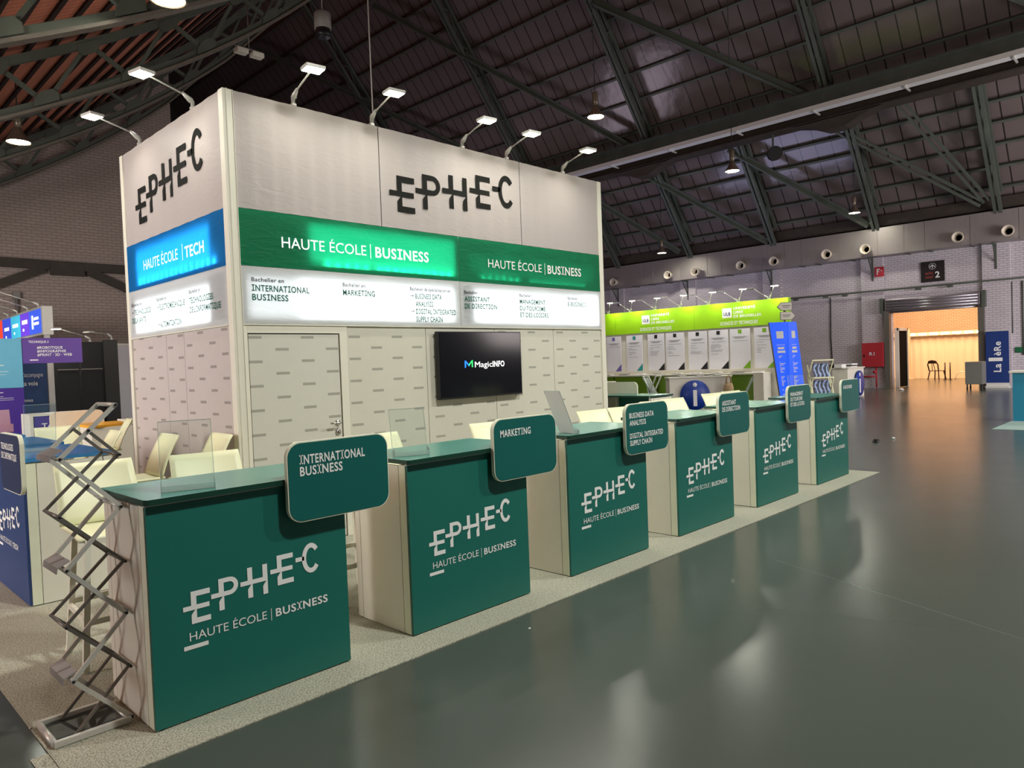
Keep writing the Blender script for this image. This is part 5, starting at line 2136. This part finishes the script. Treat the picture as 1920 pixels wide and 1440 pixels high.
# illuminated header sign
t = thing('header_sign', 'backlit header sign with red, blue, cyan and purple fields at the upper left edge', 'sign', (3.0, 16.8, 0))
mb = MB()
mb.box(0.0, 0.2, -2.0, 3.2, 2.58, 3.2)
mb.box(0.05, 0.15, -1.9, -1.8, 0, 2.58)
mb.box(0.05, 0.15, 2.6, 2.7, 0, 2.58)
mb.build('frame', M['alu'], t)
for ya, yb, c in ((3.0, 1.84, (230, 60, 40)), (1.82, 0.9, (40, 70, 200)), (0.89, -0.04, (50, 170, 200)), (-0.06, -0.9, (90, 50, 190)), (-0.91, -1.9, (40, 80, 210))):
    mb = MB()
    mb.box(-0.012, 0.0, yb, ya, 2.63, 3.15)
    mb.build('lit_field', mat('lit sign field', c, 0.4, emit=c, estr=0.75), t)
for y, z, w, h in ((1.6, 2.85, 0.5, 0.08), (0.7, 2.88, 0.55, 0.08), (-0.25, 2.9, 0.5, 0.09), (1.5, 2.67, 0.1, 0.06), (0.6, 2.72, 0.1, 0.05), (-0.3, 2.74, 0.12, 0.06)):
    strips(t, [(0, w, z, z + h)], (-0.016, y, 0), YP, ZD, E_W)
strips(t, [(0.0, 0.14, 2.74, 3.04), (0.2, 0.6, 2.93, 2.99), (0.2, 0.6, 2.82, 2.88)], (-0.016, -1.15, 0), YP, ZD, E_W)
for k, y in enumerate((15.3, 16.3, 17.3, 18.3)):
    arm_lamp('%s arm lamp on the coloured header sign at the left edge' % ('unlit, nearest', 'lit, second', 'unlit, third', 'unlit, farthest')[k], (3.05, y, 3.222), (-1, 0.1), reach=0.75, rise=0.32,
             power=25 if k == 1 else 0, group='arm lamps on the coloured header sign', lit=k == 1)
arm_lamp('lit arm lamp over the black booth', (3.55, 13.53, 2.382), (-1, -0.2), reach=0.6, rise=0.24, power=20, group='arm lamps on the black booth')
arm_lamp('unlit arm lamp on the charcoal side of the black booth', (3.95, 13.48, 2.422), (-0.8, -0.4), reach=0.5, rise=0.12, power=0, group='arm lamps on the black booth', lit=False)

# counters and seats of the neighbouring stand
t = thing('purple_counter', 'white framed counter with a purple front lettered in white', 'counter', (1.36, 8.5, 0))
mb = MB()
mb.box(0, 0.04, -0.01, 0.5, 0, 1.08)
mb.box(0, 0.9, -0.01, 0.5, 1.08, 1.11)
mb.box(0.86, 0.9, -0.01, 0.5, 0, 1.08)
mb.build('frame', M['white_lam'], t)
mb = MB()
mb.box(0.05, 0.85, 0.0, 0.02, 0, 1.08)
pf = mb.build('front_panel', M['purple_deep'], t)
lettering(pf, 'Tech', 0.075, (0.14, -0.003, 0.905), XD, ZD, M['vinyl'], True, width=0.24)
strips(pf, [(0.14, 0.25, 0.845, 0.86)], (0, -0.003, 0), XD, ZD, M['vinyl'])
t = thing('cream_board', 'cream rounded board standing beside the purple fronted counter', 'board', (1.5, 8.05, 0))
mb = MB()
mb.prism(round_rect(0.67, 0.43, 0.08), (0, 0, 0.71), XD, ZD, 0.03)
mb.build('board', mat('cream board', (236, 218, 192), 0.5), t)
for x in (0.1, 0.55):
    mb = MB()
    mb.box(x, x + 0.03, 0.03, 0.06, 0, 0.9)
    mb.build('leg', M['alu'], t)
t = thing('yellow_counter', 'white counter with an orange yellow top beside the left face of the booth', 'counter', (1.74, 7.15, 0.0085))
mb = MB()
mb.box(0.02, 0.52, 0.02, 0.8, 0, 0.925)
mb.build('body', M['white_lam'], t)
mb = MB()
mb.prism([(0.0, -0.05), (0.5, 0.15), (0.58, 0.85), (0.02, 0.85)], (0, 0, 0.955), (1, 0, 0), (0, 1, 0), 0.03)
mb.build('counter_top', mat('orange yellow laminate', (246, 176, 20), 0.4), t)
mb = MB()
mb.box(0, 0.6, 0, 0.5, 0, 0.985, 0.004)
tag(mb.build('white_cabinet', M['white_lam'], None, loc=(2.34, 7.55, 0)), 'plain white cabinet against the left face of the booth, beside the yellow top', 'cabinet')
t = thing('leaflet_stand', 'pink tinted leaflet stand at the left edge above the blue counters', 'leaflet stand', (0.56, 5.95, ZT))
M['pink_acrylic'] = glass_mat('pink tinted acrylic', (0.85, 0.5, 0.62), 0.45, 0.1)
mb = MB()
mb.bar((0, 0, 0.002), (0, 0.06, 0.24), 0.2, 0.004, up=(0, 1, 0))
mb.build('back_plate', M['pink_acrylic'], t)
mb = MB()
mb.box(-0.11, 0.11, -0.05, -0.046, 0, 0.09)
mb.box(-0.11, 0.11, -0.05, 0.01, 0, 0.004)
mb.build('pocket', M['pink_acrylic'], t)
copy_tree(first, 'pale stool with a curved back at the left edge, behind the blue counters', (0.98, 5.3, TH), math.radians(-5))
copy_tree(first, 'pale stool beside the yellow topped counter, behind the navy counter row', (1.55, 6.1, TH), math.radians(-100))
